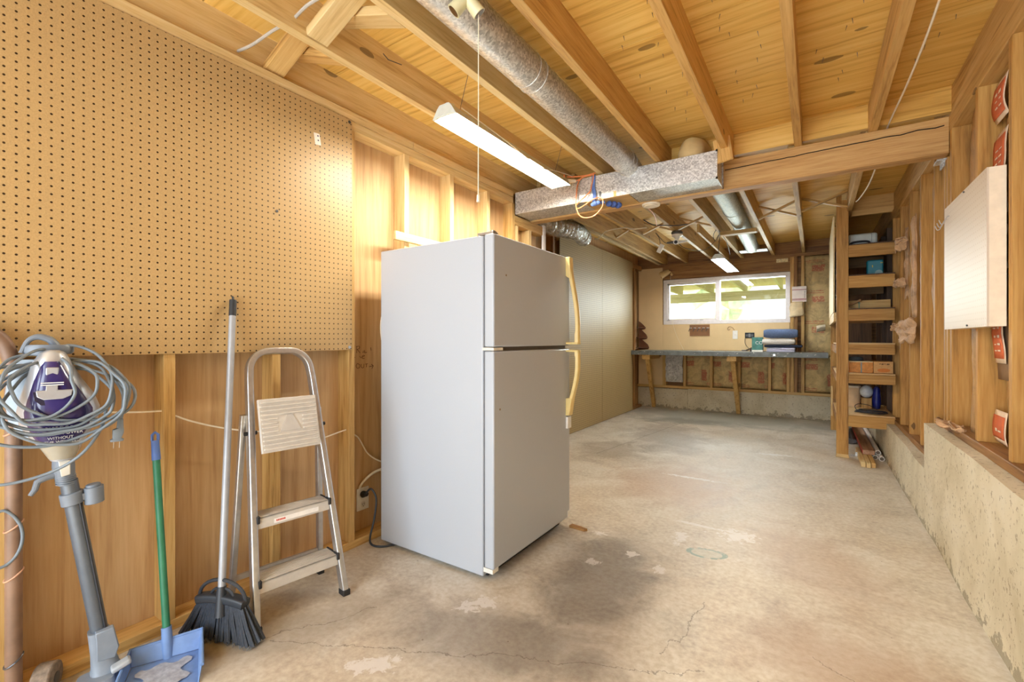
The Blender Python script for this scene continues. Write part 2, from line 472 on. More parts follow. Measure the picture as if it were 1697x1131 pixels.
    # specks of dirt
    vo = N(nt, 'ShaderNodeTexVoronoi'); vo.inputs['Scale'].default_value = 9.0; nt.links.new(v, vo.inputs['Vector'])
    c = mix(nt, math_n(nt, 'MULTIPLY', math_n(nt, 'LESS_THAN', vo.outputs['Distance'], 0.035), 0.6), c, srgb(110, 84, 60))
    hs = N(nt, 'ShaderNodeHueSaturation'); hs.inputs['Saturation'].default_value = 0.82; hs.inputs['Value'].default_value = 0.93; nt.links.new(c, hs.inputs['Color']); c = hs.outputs[0]
    nt.links.new(c, p.inputs['Base Color'])
    nt.links.new(math_n(nt, 'ADD', math_n(nt, 'MULTIPLY', n2, 0.35), 0.36), p.inputs['Roughness'])
    bump(nt, p, n3, 0.10, 0.004)
    return m

def concrete_wall_mat():
    if 'stem_wall_concrete' in MATS: return MATS['stem_wall_concrete']
    m, nt, p = new_mat('stem_wall_concrete')
    v = coords(nt, rand=False)
    geo = N(nt, 'ShaderNodeNewGeometry'); sp = N(nt, 'ShaderNodeSeparateXYZ'); nt.links.new(geo.outputs['Position'], sp.inputs[0])
    n1 = noise_n(nt, v, 2.6, 5, 0.6, 0.4); n2 = noise_n(nt, v, 46, 4, 0.65); n3 = noise_n(nt, v, 13, 4, 0.7)
    c = ramp(nt, n1, [(0.3, srgb(188, 176, 146)), (0.55, srgb(214, 205, 180)), (0.75, srgb(222, 215, 196))])
    pit = math_n(nt, 'MULTIPLY', math_n(nt, 'GREATER_THAN', n2, 0.60), math_n(nt, 'GREATER_THAN', n3, 0.45))
    c = mix(nt, math_n(nt, 'MULTIPLY', pit, 0.55), c, srgb(120, 100, 72))
    st = math_n(nt, 'ADD', math_n(nt, 'MULTIPLY', sp.outputs['Z'], 4.2), math_n(nt, 'MULTIPLY', math_n(nt, 'SUBTRACT', n3, 0.5), 1.6))
    dirt = math_n(nt, 'LESS_THAN', st, 0.10)
    c = mix(nt, math_n(nt, 'MULTIPLY', dirt, 0.55), c, srgb(104, 90, 68))
    nt.links.new(c, p.inputs['Base Color']); p.inputs['Roughness'].default_value = 0.9
    bump(nt, p, n2, 0.35, 0.008)
    MATS['stem_wall_concrete'] = m; return m

def kraft_mat(name, base, axis='X', red=True, strength=0.62):
    """kraft insulation facing: paper with broken red printing"""
    if name in MATS: return MATS[name]
    m, nt, p = new_mat(name)
    v = coords(nt)
    n1 = noise_n(nt, v, 9, 5, 0.65, 1.0); n2 = noise_n(nt, v, 60, 3)
    c = ramp(nt, n1, [(0.3, tuple(x * 0.62 for x in base)), (0.5, base), (0.72, tuple(min(1, x * 1.3) for x in base))])
    if red:
        tc = N(nt, 'ShaderNodeTexCoord'); sp = N(nt, 'ShaderNodeSeparateXYZ'); nt.links.new(tc.outputs['Object'], sp.inputs[0])
        def window(src, period, lo, hi, off):
            q = math_n(nt, 'FRACT', math_n(nt, 'ADD', math_n(nt, 'DIVIDE', src, period), 50 + off))
            return math_n(nt, 'MULTIPLY', math_n(nt, 'GREATER_THAN', q, lo), math_n(nt, 'LESS_THAN', q, hi))
        u, z = sp.outputs[axis], sp.outputs['Z']
        ua = math_n(nt, 'ADD', u, math_n(nt, 'MULTIPLY', math_n(nt, 'SUBTRACT', n1, 0.5), 0.05))
        za = math_n(nt, 'ADD', z, math_n(nt, 'MULTIPLY', math_n(nt, 'SUBTRACT', n1, 0.5), 0.05))
        blk = math_n(nt, 'MULTIPLY', window(ua, 0.40, 0.50, 0.86, 0.0), window(za, 0.42, 0.05, 0.24, 0.3))
        bar = math_n(nt, 'MULTIPLY', window(ua, 0.40, 0.12, 0.30, 0.0), window(za, 0.42, 0.52, 0.92, 0.3))
        lines = math_n(nt, 'MULTIPLY', math_n(nt, 'MULTIPLY', window(ua, 0.40, 0.30, 0.85, 0.0), window(za, 0.42, 0.34, 0.46, 0.3)), window(za, 0.026, 0.0, 0.4, 0.0))
        msk = math_n(nt, 'ADD', math_n(nt, 'ADD', blk, bar), lines, True)
        msk = math_n(nt, 'MULTIPLY', msk, math_n(nt, 'GREATER_THAN', n2, 0.42))
        c = mix(nt, math_n(nt, 'MULTIPLY', msk, strength), c, srgb(176, 62, 52))
    nt.links.new(c, p.inputs['Base Color']); p.inputs['Roughness'].default_value = 0.7
    bump(nt, p, n1, 0.5, 0.02)
    MATS[name] = m; return m

def foil_mat(name='silver_foil', tint=(0.75, 0.74, 0.70), rough=0.22, metal=0.9):
    if name in MATS: return MATS[name]
    m, nt, p = new_mat(name)
    n = noise_n(nt, coords(nt), 16, 5, 0.7, 1.6)
    nt.links.new(ramp(nt, n, [(0.35, tuple(x * 0.55 for x in tint)), (0.65, tint)]), p.inputs['Base Color'])
    p.inputs['Metallic'].default_value = metal; p.inputs['Roughness'].default_value = rough
    bump(nt, p, n, 1.0, 0.03); MATS[name] = m; return m

def cloth_mat(name, c, var=0.25, scale=60):
    if name in MATS: return MATS[name]
    m, nt, p = new_mat(name)
    n = noise_n(nt, coords(nt), scale, 4, 0.7, 0.3)
    nt.links.new(ramp(nt, n, [(0.3, tuple(x * (1 - var) for x in c)), (0.7, tuple(min(1, x * (1 + var)) for x in c))]), p.inputs['Base Color'])
    p.inputs['Roughness'].default_value = 0.95; bump(nt, p, n, 0.4, 0.006); MATS[name] = m; return m

WHITE_PLASTIC = plain('white_plastic', srgb(236, 234, 226), 0.4)
VINYL = plain('white_vinyl', srgb(232, 226, 222), 0.4)
FRIDGE = plain('white_enamel', srgb(184, 191, 200), 0.32, var=0.012, scale=200, bumpy=0.03)
YELLOWED = plain('yellowed_plastic', srgb(236, 212, 142), 0.4, var=0.05)
ALU = plain('brushed_aluminium', srgb(196, 196, 196), 0.34, 0.85, var=0.08, scale=40)
ALU_TREAD = plain('painted_aluminium_tread', srgb(206, 200, 190), 0.5, 0.15, var=0.06)
BLACK = plain('black_rubber', srgb(34, 34, 36), 0.6)
BLACK_CORD = plain('black_cord', srgb(48, 52, 58), 0.5)
GREY_CORD = plain('grey_cord', srgb(112, 122, 130), 0.5)
WHITE_CORD = plain('cream_cord', srgb(236, 226, 204), 0.5)
STEEL = plain('bright_steel', srgb(200, 200, 200), 0.3, 0.9)
DARK_STEEL = plain('dark_steel', srgb(96, 96, 98), 0.45, 0.7)
CARD = plain('cardboard', srgb(206, 158, 100), 0.8, var=0.08, scale=90)
PANEL = plain('tan_wallboard', srgb(224, 196, 148), 0.75, var=0.05, scale=4, bumpy=0.05)
BROWN = plain('brown_stained_wood', srgb(104, 62, 36), 0.5, var=0.15, scale=18)

# ------------------------------------------------------------------ the room
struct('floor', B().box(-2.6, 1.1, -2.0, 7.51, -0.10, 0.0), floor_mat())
ZC, ZJ = 2.47, 2.295
cb = B()
ys = [-0.99 + 0.61 * k for k in range(-1, 15)]
for a, b_ in zip(ys, ys[1:]):
    if b_ > 7.6: b_ = 7.6
    cb.box(-2.6, 0.85, a + 0.0025, b_ - 0.0025, ZC, ZC + 0.028)
cb.box(-2.6, 0.85, ys[0], 7.6, ZC + 0.028, ZC + 0.06)
struct('ceiling', cb, deck_ply())
# left wall, front length
struct('wall_left', B().box(-2.135, -2.11, -1.6, 3.56, 0.0, ZC), wall_ply())
struct('trim_1', B().box(-2.11, -2.02, -1.6, 3.555, 0.0, 0.04), fir('Y'), 0.002)
pl = B().box(-2.11, -2.022, -1.6, 1.30, 2.2, 2.247).box(-2.11, -2.022, 1.304, 3.06, 2.2, 2.247).box(-2.11, -2.02, -1.6, 1.96, 2.249, ZJ).box(-2.11, -2.02, 1.963, 3.06, 2.249, ZJ)
struct('trim_2', pl, fir_light('Y'), 0.002)
struct('trim_3', B().box(-2.11, -2.02, 3.075, 3.555, 2.03, 2.105), fir('Y'), 0.002)
# left wall, set back behind the fridge
struct('wall_left_rear', B().box(-2.475, -2.45, 3.56, 7.51, 0.0, ZC).box(-2.45, -2.135, 3.545, 3.56, 0.0, ZC), wall_ply())
struct('trim_4', B().box(-2.45, -2.365, 3.56, 7.4, 2.225, ZJ), fir_dark('Y'), 0.002)
struct('trim_5', B().box(-2.45, -2.365, 3.56, 7.4, 0.0, 0.04), fir_dark('Y'), 0.002)
# back wall with the window opening
YB = 7.42
WX0, WX1, WZ0, WZ1 = -2.015, -0.283, 1.338, 2.045
struct('wall_back', B().box(-2.475, WX0, 7.515, 7.54, 0.0, ZC).box(WX1, 0.85, 7.515, 7.54, 0.0, ZC).box(WX0, WX1, 7.515, 7.54, 0.0, WZ0).box(WX0, WX1, 7.515, 7.54, WZ1, ZC), fir_dark('X'))
struct('baseboard_back', B().box(-2.45, -1.66, 7.47, 7.515, 0.0, 0.315).box(-1.658, 0.70, 7.47, 7.515, 0.0, 0.33), concrete_wall_mat(), 0.004)
struct('trim_6', B().box(-2.45, 0.70, YB, 7.51, 0.33, 0.37), fir('X'), 0.002)
struct('trim_7', B().box(-2.45, 0.69, YB, 7.51, 2.25, ZJ).box(-2.45, 0.69, 7.465, 7.51, ZJ, ZC), fir_dark('X'), 0.002)
struct('trim_8', B().box(-2.03, -0.235, YB + 0.004, 7.47, WZ1 + 0.012, 2.25), fir_dark('X'), 0.002)
struct('wall_back_panel', B().box(-2.42, -2.03, YB - 0.008, YB + 0.004, 0.37, 2.25).box(-2.028, -0.29, YB - 0.008, YB + 0.004, 0.935, WZ0), PANEL)
# window
wf = B()
fw, fd = 0.055, 0.09
wy0, wy1 = YB - 0.012, YB + fd
for x0, x1, z0, z1 in ((WX0, WX1, WZ0, WZ0 + fw), (WX0, WX1, WZ1 - fw, WZ1), (WX0, WX0 + fw, WZ0 + fw, WZ1 - fw), (WX1 - fw, WX1, WZ0 + fw, WZ1 - fw)):
    wf.box(x0, x1, wy0, wy1, z0, z1)
win = struct('window_1', wf, VINYL, 0.003)
xm = -1.215
part('window_mullion', B().box(xm - 0.03, xm + 0.03, wy0 + 0.004, wy1, WZ0 + fw, WZ1 - fw), VINYL, win, 0.003)
sb = B()
for x0, x1, z0, z1 in ((WX0 + fw, xm - 0.03, WZ0 + fw, WZ0 + fw + 0.03), (WX0 + fw, xm - 0.03, WZ1 - fw - 0.03, WZ1 - fw), (WX0 + fw, WX0 + fw + 0.03, WZ0 + fw, WZ1 - fw)):
    sb.box(x0, x1, wy0 + 0.03, wy1 - 0.01, z0, z1)
part('window_sash', sb, VINYL, win, 0.002)
part('window_glass', B().box(WX0 + fw, xm, wy0 + 0.052, wy0 + 0.056, WZ0 + fw, WZ1 - fw), glass_mat(), win)
part('window_glass', B().box(xm, WX1 - fw, wy0 + 0.062, wy0 + 0.066, WZ0 + fw, WZ1 - fw), glass_mat(), win)
part('sash_latch', B().box(-1.47, -1.42, wy0 + 0.018, wy0 + 0.03, WZ0 + 0.055, WZ0 + 0.07), STEEL, win)
# right wall: stem wall with a step, plates, sheathing
XS = 0.60
def stem(y0, y1, z):
    b = B()
    ny = max(2, int((y1 - y0) / 0.06))
    def face(u, w):
        y = y0 + (y1 - y0) * u
        d = noise.noise(V(y * 1.7, w * z * 2.0, 3.1)) * 0.012
        return V(0.535 + d, y, w * z)
    b.grid(face, ny, 10)
    b.grid(lambda u, w: V(0.535 + noise.noise(V((y0 + (y1 - y0) * u) * 1.7, z * 2.0, 3.1)) * 0.012 * (1 - w) + w * 0.19, y0 + (y1 - y0) * u, z + noise.noise(V(u * 14, w * 3, 9)) * 0.012 * (0 if w == 0 else 1)), ny, 4)
    b.box(0.60, 0.73, y0, y1, 0.0, z - 0.02)
    b.add([(0.54, y0, 0), (0.725, y0, 0), (0.725, y0, z), (0.54, y0, z), (0.54, y1, 0), (0.725, y1, 0), (0.725, y1, z), (0.54, y1, z)], [(0, 1, 2, 3), (4, 7, 6, 5)])
    return b
struct('baseboard_right', stem(-1.6, 3.56, 0.61), concrete_wall_mat())
struct('baseboard_right_rear', stem(3.56, 7.46, 0.345), concrete_wall_mat())
struct('wall_right', B().box(0.705, 0.73, -1.6, 7.51, 0.345, ZC), shade_dark_ply('Z'))  # sheathing coloured dark, with the alcove's shade painted in
struct('trim_9', B().box(XS - 0.008, 0.705, -1.6, 3.50, 0.61, 0.65), fir_dark('Y'), 0.003)
struct('trim_10', B().box(XS - 0.008, 0.705, 3.56, 7.42, 0.345, 0.385), fir_dark('Y'), 0.003)
struct('trim_11', B().box(XS, 0.70, -1.6, 7.42, 2.215, ZJ - 0.002), fir('Y'), 0.003)
struct('trim_12', B().box(0.615, 0.655, -1.6, 7.46, ZJ, ZC), fir('Y'), 0.002)
struct('trim_13', B().box(-2.10, -2.06, -1.6, 7.46, ZJ, ZC), fir_light('Y'), 0.002)
# blocking above the girder and over the alcove
xs_j = [-2.06, -1.69, -1.285, -0.875, -0.47, -0.085, 0.28, 0.615]
bk = B()
for a, b_ in zip(xs_j[3:], xs_j[4:]):
    bk.box(a + 0.02, b_ - (0.0 if b_ > 0.6 else 0.02), 3.35, 3.388, 2.33, ZC)
struct('trim_14', bk, deck_ply(), 0.002)
struct('trim_15', B().box(0.30, 0.615, 5.50, 5.538, ZJ, ZC), fir('X'), 0.002)

# ------------------------------------------------------------------ lumber: studs, joists, girder
def stud(x0, x1, y0, y1, z0, z1, label, group, mat=None):
    return solo('wall_stud', B().box(x0, x1, y0, y1, z0, z1), mat or fir('Z'), label, 'stud', group, bevel=0.002)
LS = 'studs of the plywood wall'
for y, lab in ((0.30, 'wall stud behind the brown pole and stick vacuum'), (0.712, 'wall stud behind the green dustpan handle'), (1.12, 'wall stud seen through the aluminium step ladder'),
               (1.52, 'wall stud under the end edge of the big pegboard, beside the power outlet'), (1.907, 'bare wall stud with dark knots, first one past the big pegboard'),
               (2.312, 'bare wall stud above the pale batten, second one past the big pegboard'), (2.722, 'bare wall stud behind the hanging pull string, third one past the big pegboard')):
    stud(-2.11, -2.02, y - 0.019, y + 0.019, 0.04, 2.2, lab, LS, fir_light('Z') if y > 1.6 else fir('Z'))
stud(-2.11, -2.02, 3.04, 3.078, 0.04, 2.2, 'wall stud touching the near corner of the square metal duct', LS)
stud(-2.10, -2.025, 3.10, 3.138, 0.04, 2.03, 'short cripple stud under the end of the square metal duct', LS, fir_light('Z'))
stud(-2.11, -2.02, 3.30, 3.338, 0.04, 2.03, 'short cripple stud just before the white-edged end of the plywood wall', LS, fir_light('Z'))
solo('corner_strip', B().box(-2.03, -2.012, 3.53, 3.57, 0.04, 2.12), VINYL, 'white strip on the end edge of the plywood wall, above the fridge', 'strip')
for y, lab in ((3.95, 'dark stud of the set-back wall, half hidden behind the fridge top'), (4.38, 'dark stud of the set-back wall next to the tall pegboard edge')):
    stud(-2.45, -2.365, y - 0.019, y + 0.019, 0.04, 2.225, lab, 'studs of the set-back wall', fir_dark('Z'))
stud(-2.45, -2.36, 7.03, 7.068, 0.04, 2.225, 'dark corner stud at the end of the tall pegboards', 'studs of the set-back wall', fir_dark('Z'))
BS = 'studs of the window wall'
for x0, x1, z0, z1, lab in ((-2.03, -1.975, .37, .87, 'short stud on the near-corner side of the silver foil sheet under the bench'), (-1.715, -1.677, .37, .87, 'short stud on the window side of the silver foil sheet under the bench'),
        (-1.325, -1.287, .37, .87, 'short stud under the bench midway between the foil and the second bench leg'), (-0.945, -0.907, .37, .87, 'short stud just behind the second bench leg'),
        (-0.553, -0.515, .37, .87, 'short stud under the bench below the folded clothes'), (-0.327, -0.289, .37, .87, 'first of three clustered studs under the bench, nearest the clothes'),
        (-0.283, -0.240, .37, 2.25, 'stud against the window frame, hung with the paper sheet'), (-0.236, -0.198, .37, 2.25, 'dark stud between the window stud and the sheet of paper'),
        (-0.155, -0.117, .37, 2.25, 'full height stud beside the tall kraft insulation, behind the calendar')):
    stud(x0, x1, YB, 7.51, z0, z1, lab, BS, fir_dark('Z') if 'dark' in lab else fir('Z'))
RS = 'studs of the right insulated wall'
for y, z0, z1, lab in ((2.43, .65, 2.215, 'nearest wide stud of the insulated wall, with a big knot and bent nails'), (2.85, .65, 2.215, 'stud of the insulated wall behind the white pegboard'),
        (3.31, .65, 2.215, 'stud carrying the end of the timber girder at the insulated wall'), (3.45, .65, 2.095, 'trimmer stud under the metal shim of the girder'),
        (3.71, .385, 2.215, 'first stud of the insulated wall beyond the girder'), (4.13, .385, 2.215, 'knotty stud of the insulated wall behind the torn pink insulation'),
        (4.56, .385, 2.215, 'stud of the insulated wall with torn paper curling off it'), (5.02, .385, 2.215, 'stud of the insulated wall standing in front of the shelf unit'),
        (5.47, .385, 2.215, 'stud that holds the ends of the shelf rails'), (5.9, .385, 2.215, 'shade-darkened stud inside the shelf alcove, nearer one'), (6.35, .385, 2.215, 'shade-darkened stud deep inside the shelf alcove'), (6.8, .385, 2.215, 'shade-darkened stud at the far end of the shelf alcove')):
    stud(XS, 0.705, y - 0.038, y, z0, z1, lab, RS, shade_dark_ply('Z') if 'alcove' in lab else aged_fir('Z'))  # alcove studs take the ply that has shade painted in
solo('wall_stud', B().box(XS + 0.0, 0.69, 3.352, 3.39, 0.65, 2.09), aged_fir('Z'), 'doubled stud directly below the girder end', 'stud', RS, bevel=0.002)
JF = 'floor joists overhead in front of the girder'; JR = 'floor joists overhead behind the girder'
jl = ((-1.69, 'joist on the wall side of the shop light, with a bent nail'), (-1.285, 'joist between the hanging shop light and the round duct'), (-0.875, 'joist along the open side of the round duct'),
      (-0.47, 'joist over the square duct end, with a small board nailed on'), (-0.085, 'joist with paint drips, next after the small nailed board'), (0.28, 'joist beside the loose white cord'))
for x, lab in jl:
    solo('ceiling_joist', B().box(x - 0.02, x + 0.02, -0.6, 3.40, ZJ, ZC), fir_light('Y') if x < -1 else fir('Y'), 'ceiling ' + lab + ', front bay', 'joist', JF, bevel=0.002)
jl = ((-1.985, 'first ceiling joist past the tall pegboards, behind the girder'), (-1.665, 'second ceiling joist behind the girder, next to the white tag'), (-1.275, 'ceiling joist behind the girder carrying the twin lamp holder'),
      (-0.885, 'ceiling joist behind the girder on the bench-light side of the rear duct'), (-0.49, 'ceiling joist behind the girder on the open side of the rear duct'), (-0.125, 'thin ceiling joist behind the girder above the calendar'), (0.27, 'ceiling joist behind the girder meeting the shelf post'))
for x, lab in jl:
    solo('ceiling_joist', B().box(x - 0.019, x + 0.019, 3.40, 7.465, ZJ, ZC), old_fir('Y'), lab, 'joist', JR, bevel=0.002)
solo('ceiling_joist', B().box(-1.09, -1.065, 5.35, 7.465, ZJ - 0.005, ZJ + 0.09), old_fir('Y'), 'thin short nailer between joists above the bench light', 'joist', JR, bevel=0.002)
solo('timber_girder', B().box(-2.11, 0.60, 3.32, 3.41, 2.10, ZJ), wood('girder', 'X', srgb(152, 108, 56), srgb(200, 156, 94), srgb(218, 180, 118)), 'long timber girder with a lengthwise drying crack crossing the room under the joists', 'beam', bevel=0.003)
# drying crack of the girder
gk = B()
pts = [V(-0.50 + 1.08 * i / 30, 3.319, 2.232 + 0.018 * i / 30 + 0.006 * noise.noise(V(i * 0.5, 2, 1))) for i in range(31)]
gk.loft([[p + V(0, 0, 0.003), p + V(0, 0.004, 0), p - V(0, 0, 0.003), p - V(0, 0.0015, 0)] for p in pts])
part('crack', gk, plain('deep_crack', (0.02, 0.012, 0.006), 1.0), bpy.data.objects['timber_girder'])
solo('metal_shim', B().box(0.565, 0.64, 3.405, 3.50, 2.090, 2.10).box(0.592, 0.60, 3.41, 3.50, 2.06, 2.10), galv(), 'small galvanized shim on top of the trimmer stud under the girder end', 'shim', bevel=0.001)
# bridging
BR = 'cross bridging between joists'
def xbr(xa, xb, y, lab, group=BR, one=False, mat=None, w=0.018, h=0.062):
    mat = mat or old_fir('X')
    plank('bridging_brace', (xa, y, ZJ + 0.02), (xb, y, ZC - 0.02), h, w, mat, lab + ', rising away from the wall', 'brace', group)
    if not one:
        plank('bridging_brace', (xa, y + h + 0.008, ZC - 0.02), (xb, y + h + 0.008, ZJ + 0.02), h, w, mat, lab + ', falling away from the wall', 'brace', group)
xbr(-2.06, -1.71, 1.12, 'diagonal brace above the big pegboard', w=0.035, h=0.085, mat=fir('X'))
xbr(-1.67, -1.305, 1.09, 'knotty diagonal brace beside the loose grey cable', w=0.035, h=0.09, mat=fir_light('X'))
for xa, xb, lab in ((-1.966, -1.684, 'diagonal brace over the tall pegboards'), (-1.646, -1.294, 'diagonal brace near the white tag'), (-1.256, -0.904, 'diagonal brace over the twin lamp holder'),
                    (-0.471, -0.144, 'diagonal brace past the rear duct'), (-0.106, 0.25, 'diagonal brace next to the shelf post')):
    xbr(xa, xb, 5.2 if xb < 0.2 else 5.12, lab, h=0.04)
solo('joist_block', B().box(-0.866, -0.509, 5.42, 5.51, ZJ - 0.052, ZJ - 0.014), old_fir('X'), 'flat wood block under the rear round duct', 'block', bevel=0.002)
plank('nailed_board', (-0.49, 3.12, 2.366), (-0.465, 3.09, 2.21), 0.10, 0.018, fir('X'), 'small bright board nailed under the joist at the end of the square duct', 'board', up=(0, 1, 0.1))

# ------------------------------------------------------------------ pegboards and sheets on the walls
PEG_T = srgb(184, 152, 102)
pb = solo('pegboard', B().box(-2.018, -2.012, -1.0, 1.517, 1.046, 2.245), pegboard_mat('tan_pegboard', PEG_T, srgb(52, 34, 16), rough=0.42), 'big tan pegboard covering the upper plywood wall above the vacuum and ladder', 'pegboard')
part('screw', B().cyl((-2.012, 1.50, 2.23), (-2.0095, 1.50, 2.23), 0.008, n=12), DARK_STEEL, pb)
part('screw', B().cyl((-2.012, 1.117, 1.677), (-2.0095, 1.117, 1.677), 0.006, n=12), DARK_STEEL, pb)
part('screw', B().cyl((-2.012, 1.50, 1.06), (-2.0095, 1.50, 1.06), 0.008, n=12), STEEL, pb)
pl_ = solo('paper_label', B().add([(-2.0115, 1.297, 2.100), (-2.0115, 1.328, 2.103), (-2.0115, 1.337, 2.050), (-2.0115, 1.306, 2.045), (-2.011, 1.297, 2.100), (-2.011, 1.328, 2.103), (-2.011, 1.337, 2.050), (-2.011, 1.306, 2.045)],
     [(0, 1, 2, 3), (4, 7, 6, 5), (0, 4, 5, 1), (1, 5, 6, 2), (2, 6, 7, 3), (3, 7, 4, 0)]), plain('label_paper', srgb(240, 232, 220), 0.6), 'small white paper label stuck near the end of the big pegboard', 'label')
part('printed_mark', B().box(-2.0109, -2.0107, 1.316, 1.323, 2.087, 2.094).box(-2.0109, -2.0107, 1.318, 1.325, 2.066, 2.073), plain('grey_ink', srgb(70, 70, 90), 0.6), pl_)
PEG_B = pegboard_mat('olive_pegboard', srgb(178, 154, 106), srgb(104, 84, 50), rough=0.52, hole_strength=0.85, rad=0.0050)
solo('pegboard', B().box(-2.362, -2.356, 4.50, 5.712, 0.005, 2.30), PEG_B, 'tall olive-tan pegboard sheet nearest the fridge on the set-back wall', 'pegboard', 'tall pegboard sheets')
solo('pegboard', B().box(-2.362, -2.356, 5.716, 6.93, 0.005, 2.30), PEG_B, 'tall olive-tan pegboard sheet next to the bench, catching window light', 'pegboard', 'tall pegboard sheets')
wp = thing('pegboard', 'white framed pegboard panel hung on the insulated wall, with wire hooks', 'pegboard', (0.57, 2.78, 1.15))
part('perforated_sheet', B().box(0.545, 0.551, 2.44, 3.115, 1.150, 1.755), pegboard_mat('white_pegboard', srgb(216, 202, 182), srgb(196, 172, 140), rough=0.5, speck=0.02, hole_strength=0.8, rad=0.0030), wp)
fb = B()
for a in ((2.44, 2.46, 1.15, 1.755), (3.095, 3.115, 1.15, 1.755), (2.46, 3.095, 1.15, 1.17), (2.46, 3.095, 1.735, 1.755)):
    fb.box(0.551, 0.598, a[0], a[1], a[2], a[3])
part('backing_frame', fb, plain('cream_paint', srgb(240, 226, 202), 0.5), wp, 0.001)
for z, y in ((1.745, 2.75), (1.16, 2.70)):
    part('nail', B().cyl((0.545, y, z), (0.540, y, z), 0.004, n=8), DARK_STEEL, wp)
for i, y in enumerate((3.105, 3.065, 3.02)):
    z = 1.668 + i * 0.006
    pts = [V(0.550, y, z + 0.02), V(0.540, y, z + 0.02), V(0.532, y, z + 0.008), V(0.525, y, z - 0.012), V(0.515, y, z - 0.014), V(0.508, y, z + 0.006)]
    tag(solo('pegboard_hook', B().tube(pts, 0.0022, 6, smooth=5), STEEL), ('wire hook on the white pegboard, at its far edge', 'middle wire hook of the three on the white pegboard', 'wire hook on the white pegboard, third in from its far edge')[i], 'hook', 'wire hooks on the white pegboard')
solo('wood_batten', B().box(-2.018, -1.996, 1.80, 2.55, 1.675, 1.725), fir_light('Y'), 'pale wood batten nailed across the studs behind the fridge top', 'batten', bevel=0.002)
# pencilled writing on the plywood beside the fridge
ink = plain('brown_ink', srgb(84, 44, 18), 0.8)
wr = B()
def stroke(*p):
    wr.tube([V(-2.109, y, z) for y, z in p], 0.0013, 5, smooth=3)
def AB(px, py):    # text layout in a small frame: 100 units = 0.1 m
    return (1.612 + px * 0.001, 0.985 + py * 0.001)
S_ = lambda *a: stroke(*[AB(*q) for q in a])
S_((8, 78), (8, 40)); S_((5, 76), (24, 78), (26, 66), (10, 60)); S_((12, 60), (30, 40))
S_((52, 52), (50, 38)); S_((62, 54), (60, 40), (76, 42)); S_((104, 70), (106, 52))
S_((-28, 18), (-2, 16)); S_((-28, 18), (-14, 28)); S_((-28, 18), (-12, 6))
S_((40, 16), (56, 20), (58, 26), (46, 24), (44, 10), (60, 8)); S_((28, 22), (36, 12))
S_((12, -18), (4, -30), (10, -44), (26, -42), (28, -26), (12, -18)); S_((38, -22), (40, -42), (54, -42), (56, -22)); S_((66, -24), (84, -22)); S_((74, -22), (74, -42))
S_((92, -40), (122, -36)); S_((122, -36), (108, -26)); S_((122, -36), (112, -52))
tag(solo('handwriting', wr, ink), 'brown handwritten note with arrows on the plywood beside the fridge', 'writing')

# ------------------------------------------------------------------ outside the window
def ext():
    struct('ground', B().box(-14, 12, 7.6, 30, -0.3, -0.2), plain('grass_ground', srgb(150, 160, 110), 0.9))
    struct('exterior_deck', B().box(-5.5, 3.0, 7.62, 11.6, 2.30, 2.34), fir_light('Y'))
    dm = wood('deck_timber', 'Y', srgb(176, 160, 100), srgb(206, 192, 132), srgb(226, 214, 160), knots=False)
    for x in (-3.9, -3.2, -2.5, -1.85, -1.2, -0.55, 0.1):
        solo('deck_joist', B().box(x - 0.02, x + 0.02, 7.62, 10.75, 2.10, 2.30), dm, 'deck joist outside the window' + (', seen through the left pane' if x < -1.6 else ', seen through the wider pane' if x < -0.3 else ', beyond the window frame'), 'joist', 'deck joists outside')
    dx = wood('deck_timber', 'X', srgb(166, 156, 104), srgb(196, 186, 134), srgb(214, 206, 158), knots=False)
    solo('deck_beam', B().box(-4.9, 2.5, 10.45, 10.54, 1.91, 2.10), dx, 'greenish deck beam running across outside the window', 'beam', kind='thing')
    pm = wood('deck_post_timber', 'Z', srgb(150, 120, 76), srgb(190, 160, 112), srgb(208, 182, 136), knots=False)
    for x, lab in ((-3.28, 'deck post close to the left edge of the window view'), (-2.88, 'deck post seen through the left window pane')):
        solo('deck_post', B().box(x - 0.045, x + 0.045, 10.545 if x > -3 else 10.35, 10.635 if x > -3 else 10.44, -0.2, 2.10), pm, lab, 'post', 'deck posts outside')
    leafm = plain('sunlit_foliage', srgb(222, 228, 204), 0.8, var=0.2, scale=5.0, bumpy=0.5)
    for i, (x, y, h, w) in enumerate(((-9.6, 16.0, 4.8, 1.2), (-6.0, 17.5, 5.4, 1.2), (-2.6, 15.5, 4.6, 1.0), (0.9, 18.0, 5.4, 1.2), (4.4, 17.0, 5.0, 1.2))):
        rnd = random.Random(i)
        fb_ = B()
        for k in range(34):
            a = rnd.uniform(0, 2 * PI); r = w * math.sqrt(rnd.random()); z = rnd.uniform(0.2, h)
            s = rnd.uniform(0.25, 0.55)
            c = V(x + math.cos(a) * r, y + math.sin(a) * r, z)
            b2 = B().ball(c, s, s, s * 0.8, 10, 6)
            b2.v = [c + (q - c) * (1 + 0.35 * noise.noise(q * 2.7)) for q in b2.v]
            fb_.add(b2.v, b2.f)
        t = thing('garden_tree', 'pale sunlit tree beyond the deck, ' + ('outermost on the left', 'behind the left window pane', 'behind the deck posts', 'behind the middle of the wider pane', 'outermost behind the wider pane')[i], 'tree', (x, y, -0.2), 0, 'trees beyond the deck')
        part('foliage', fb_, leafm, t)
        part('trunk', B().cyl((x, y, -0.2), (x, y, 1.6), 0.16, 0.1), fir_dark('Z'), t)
ext()
sun_d = bpy.data.lights.new('sun', 'SUN'); sun_d.energy = 14.0; sun_d.angle = 0.03; sun_d.color = (1.0, 0.96, 0.88)
sun = bpy.data.objects.new('sun', sun_d); COL.objects.link(sun)
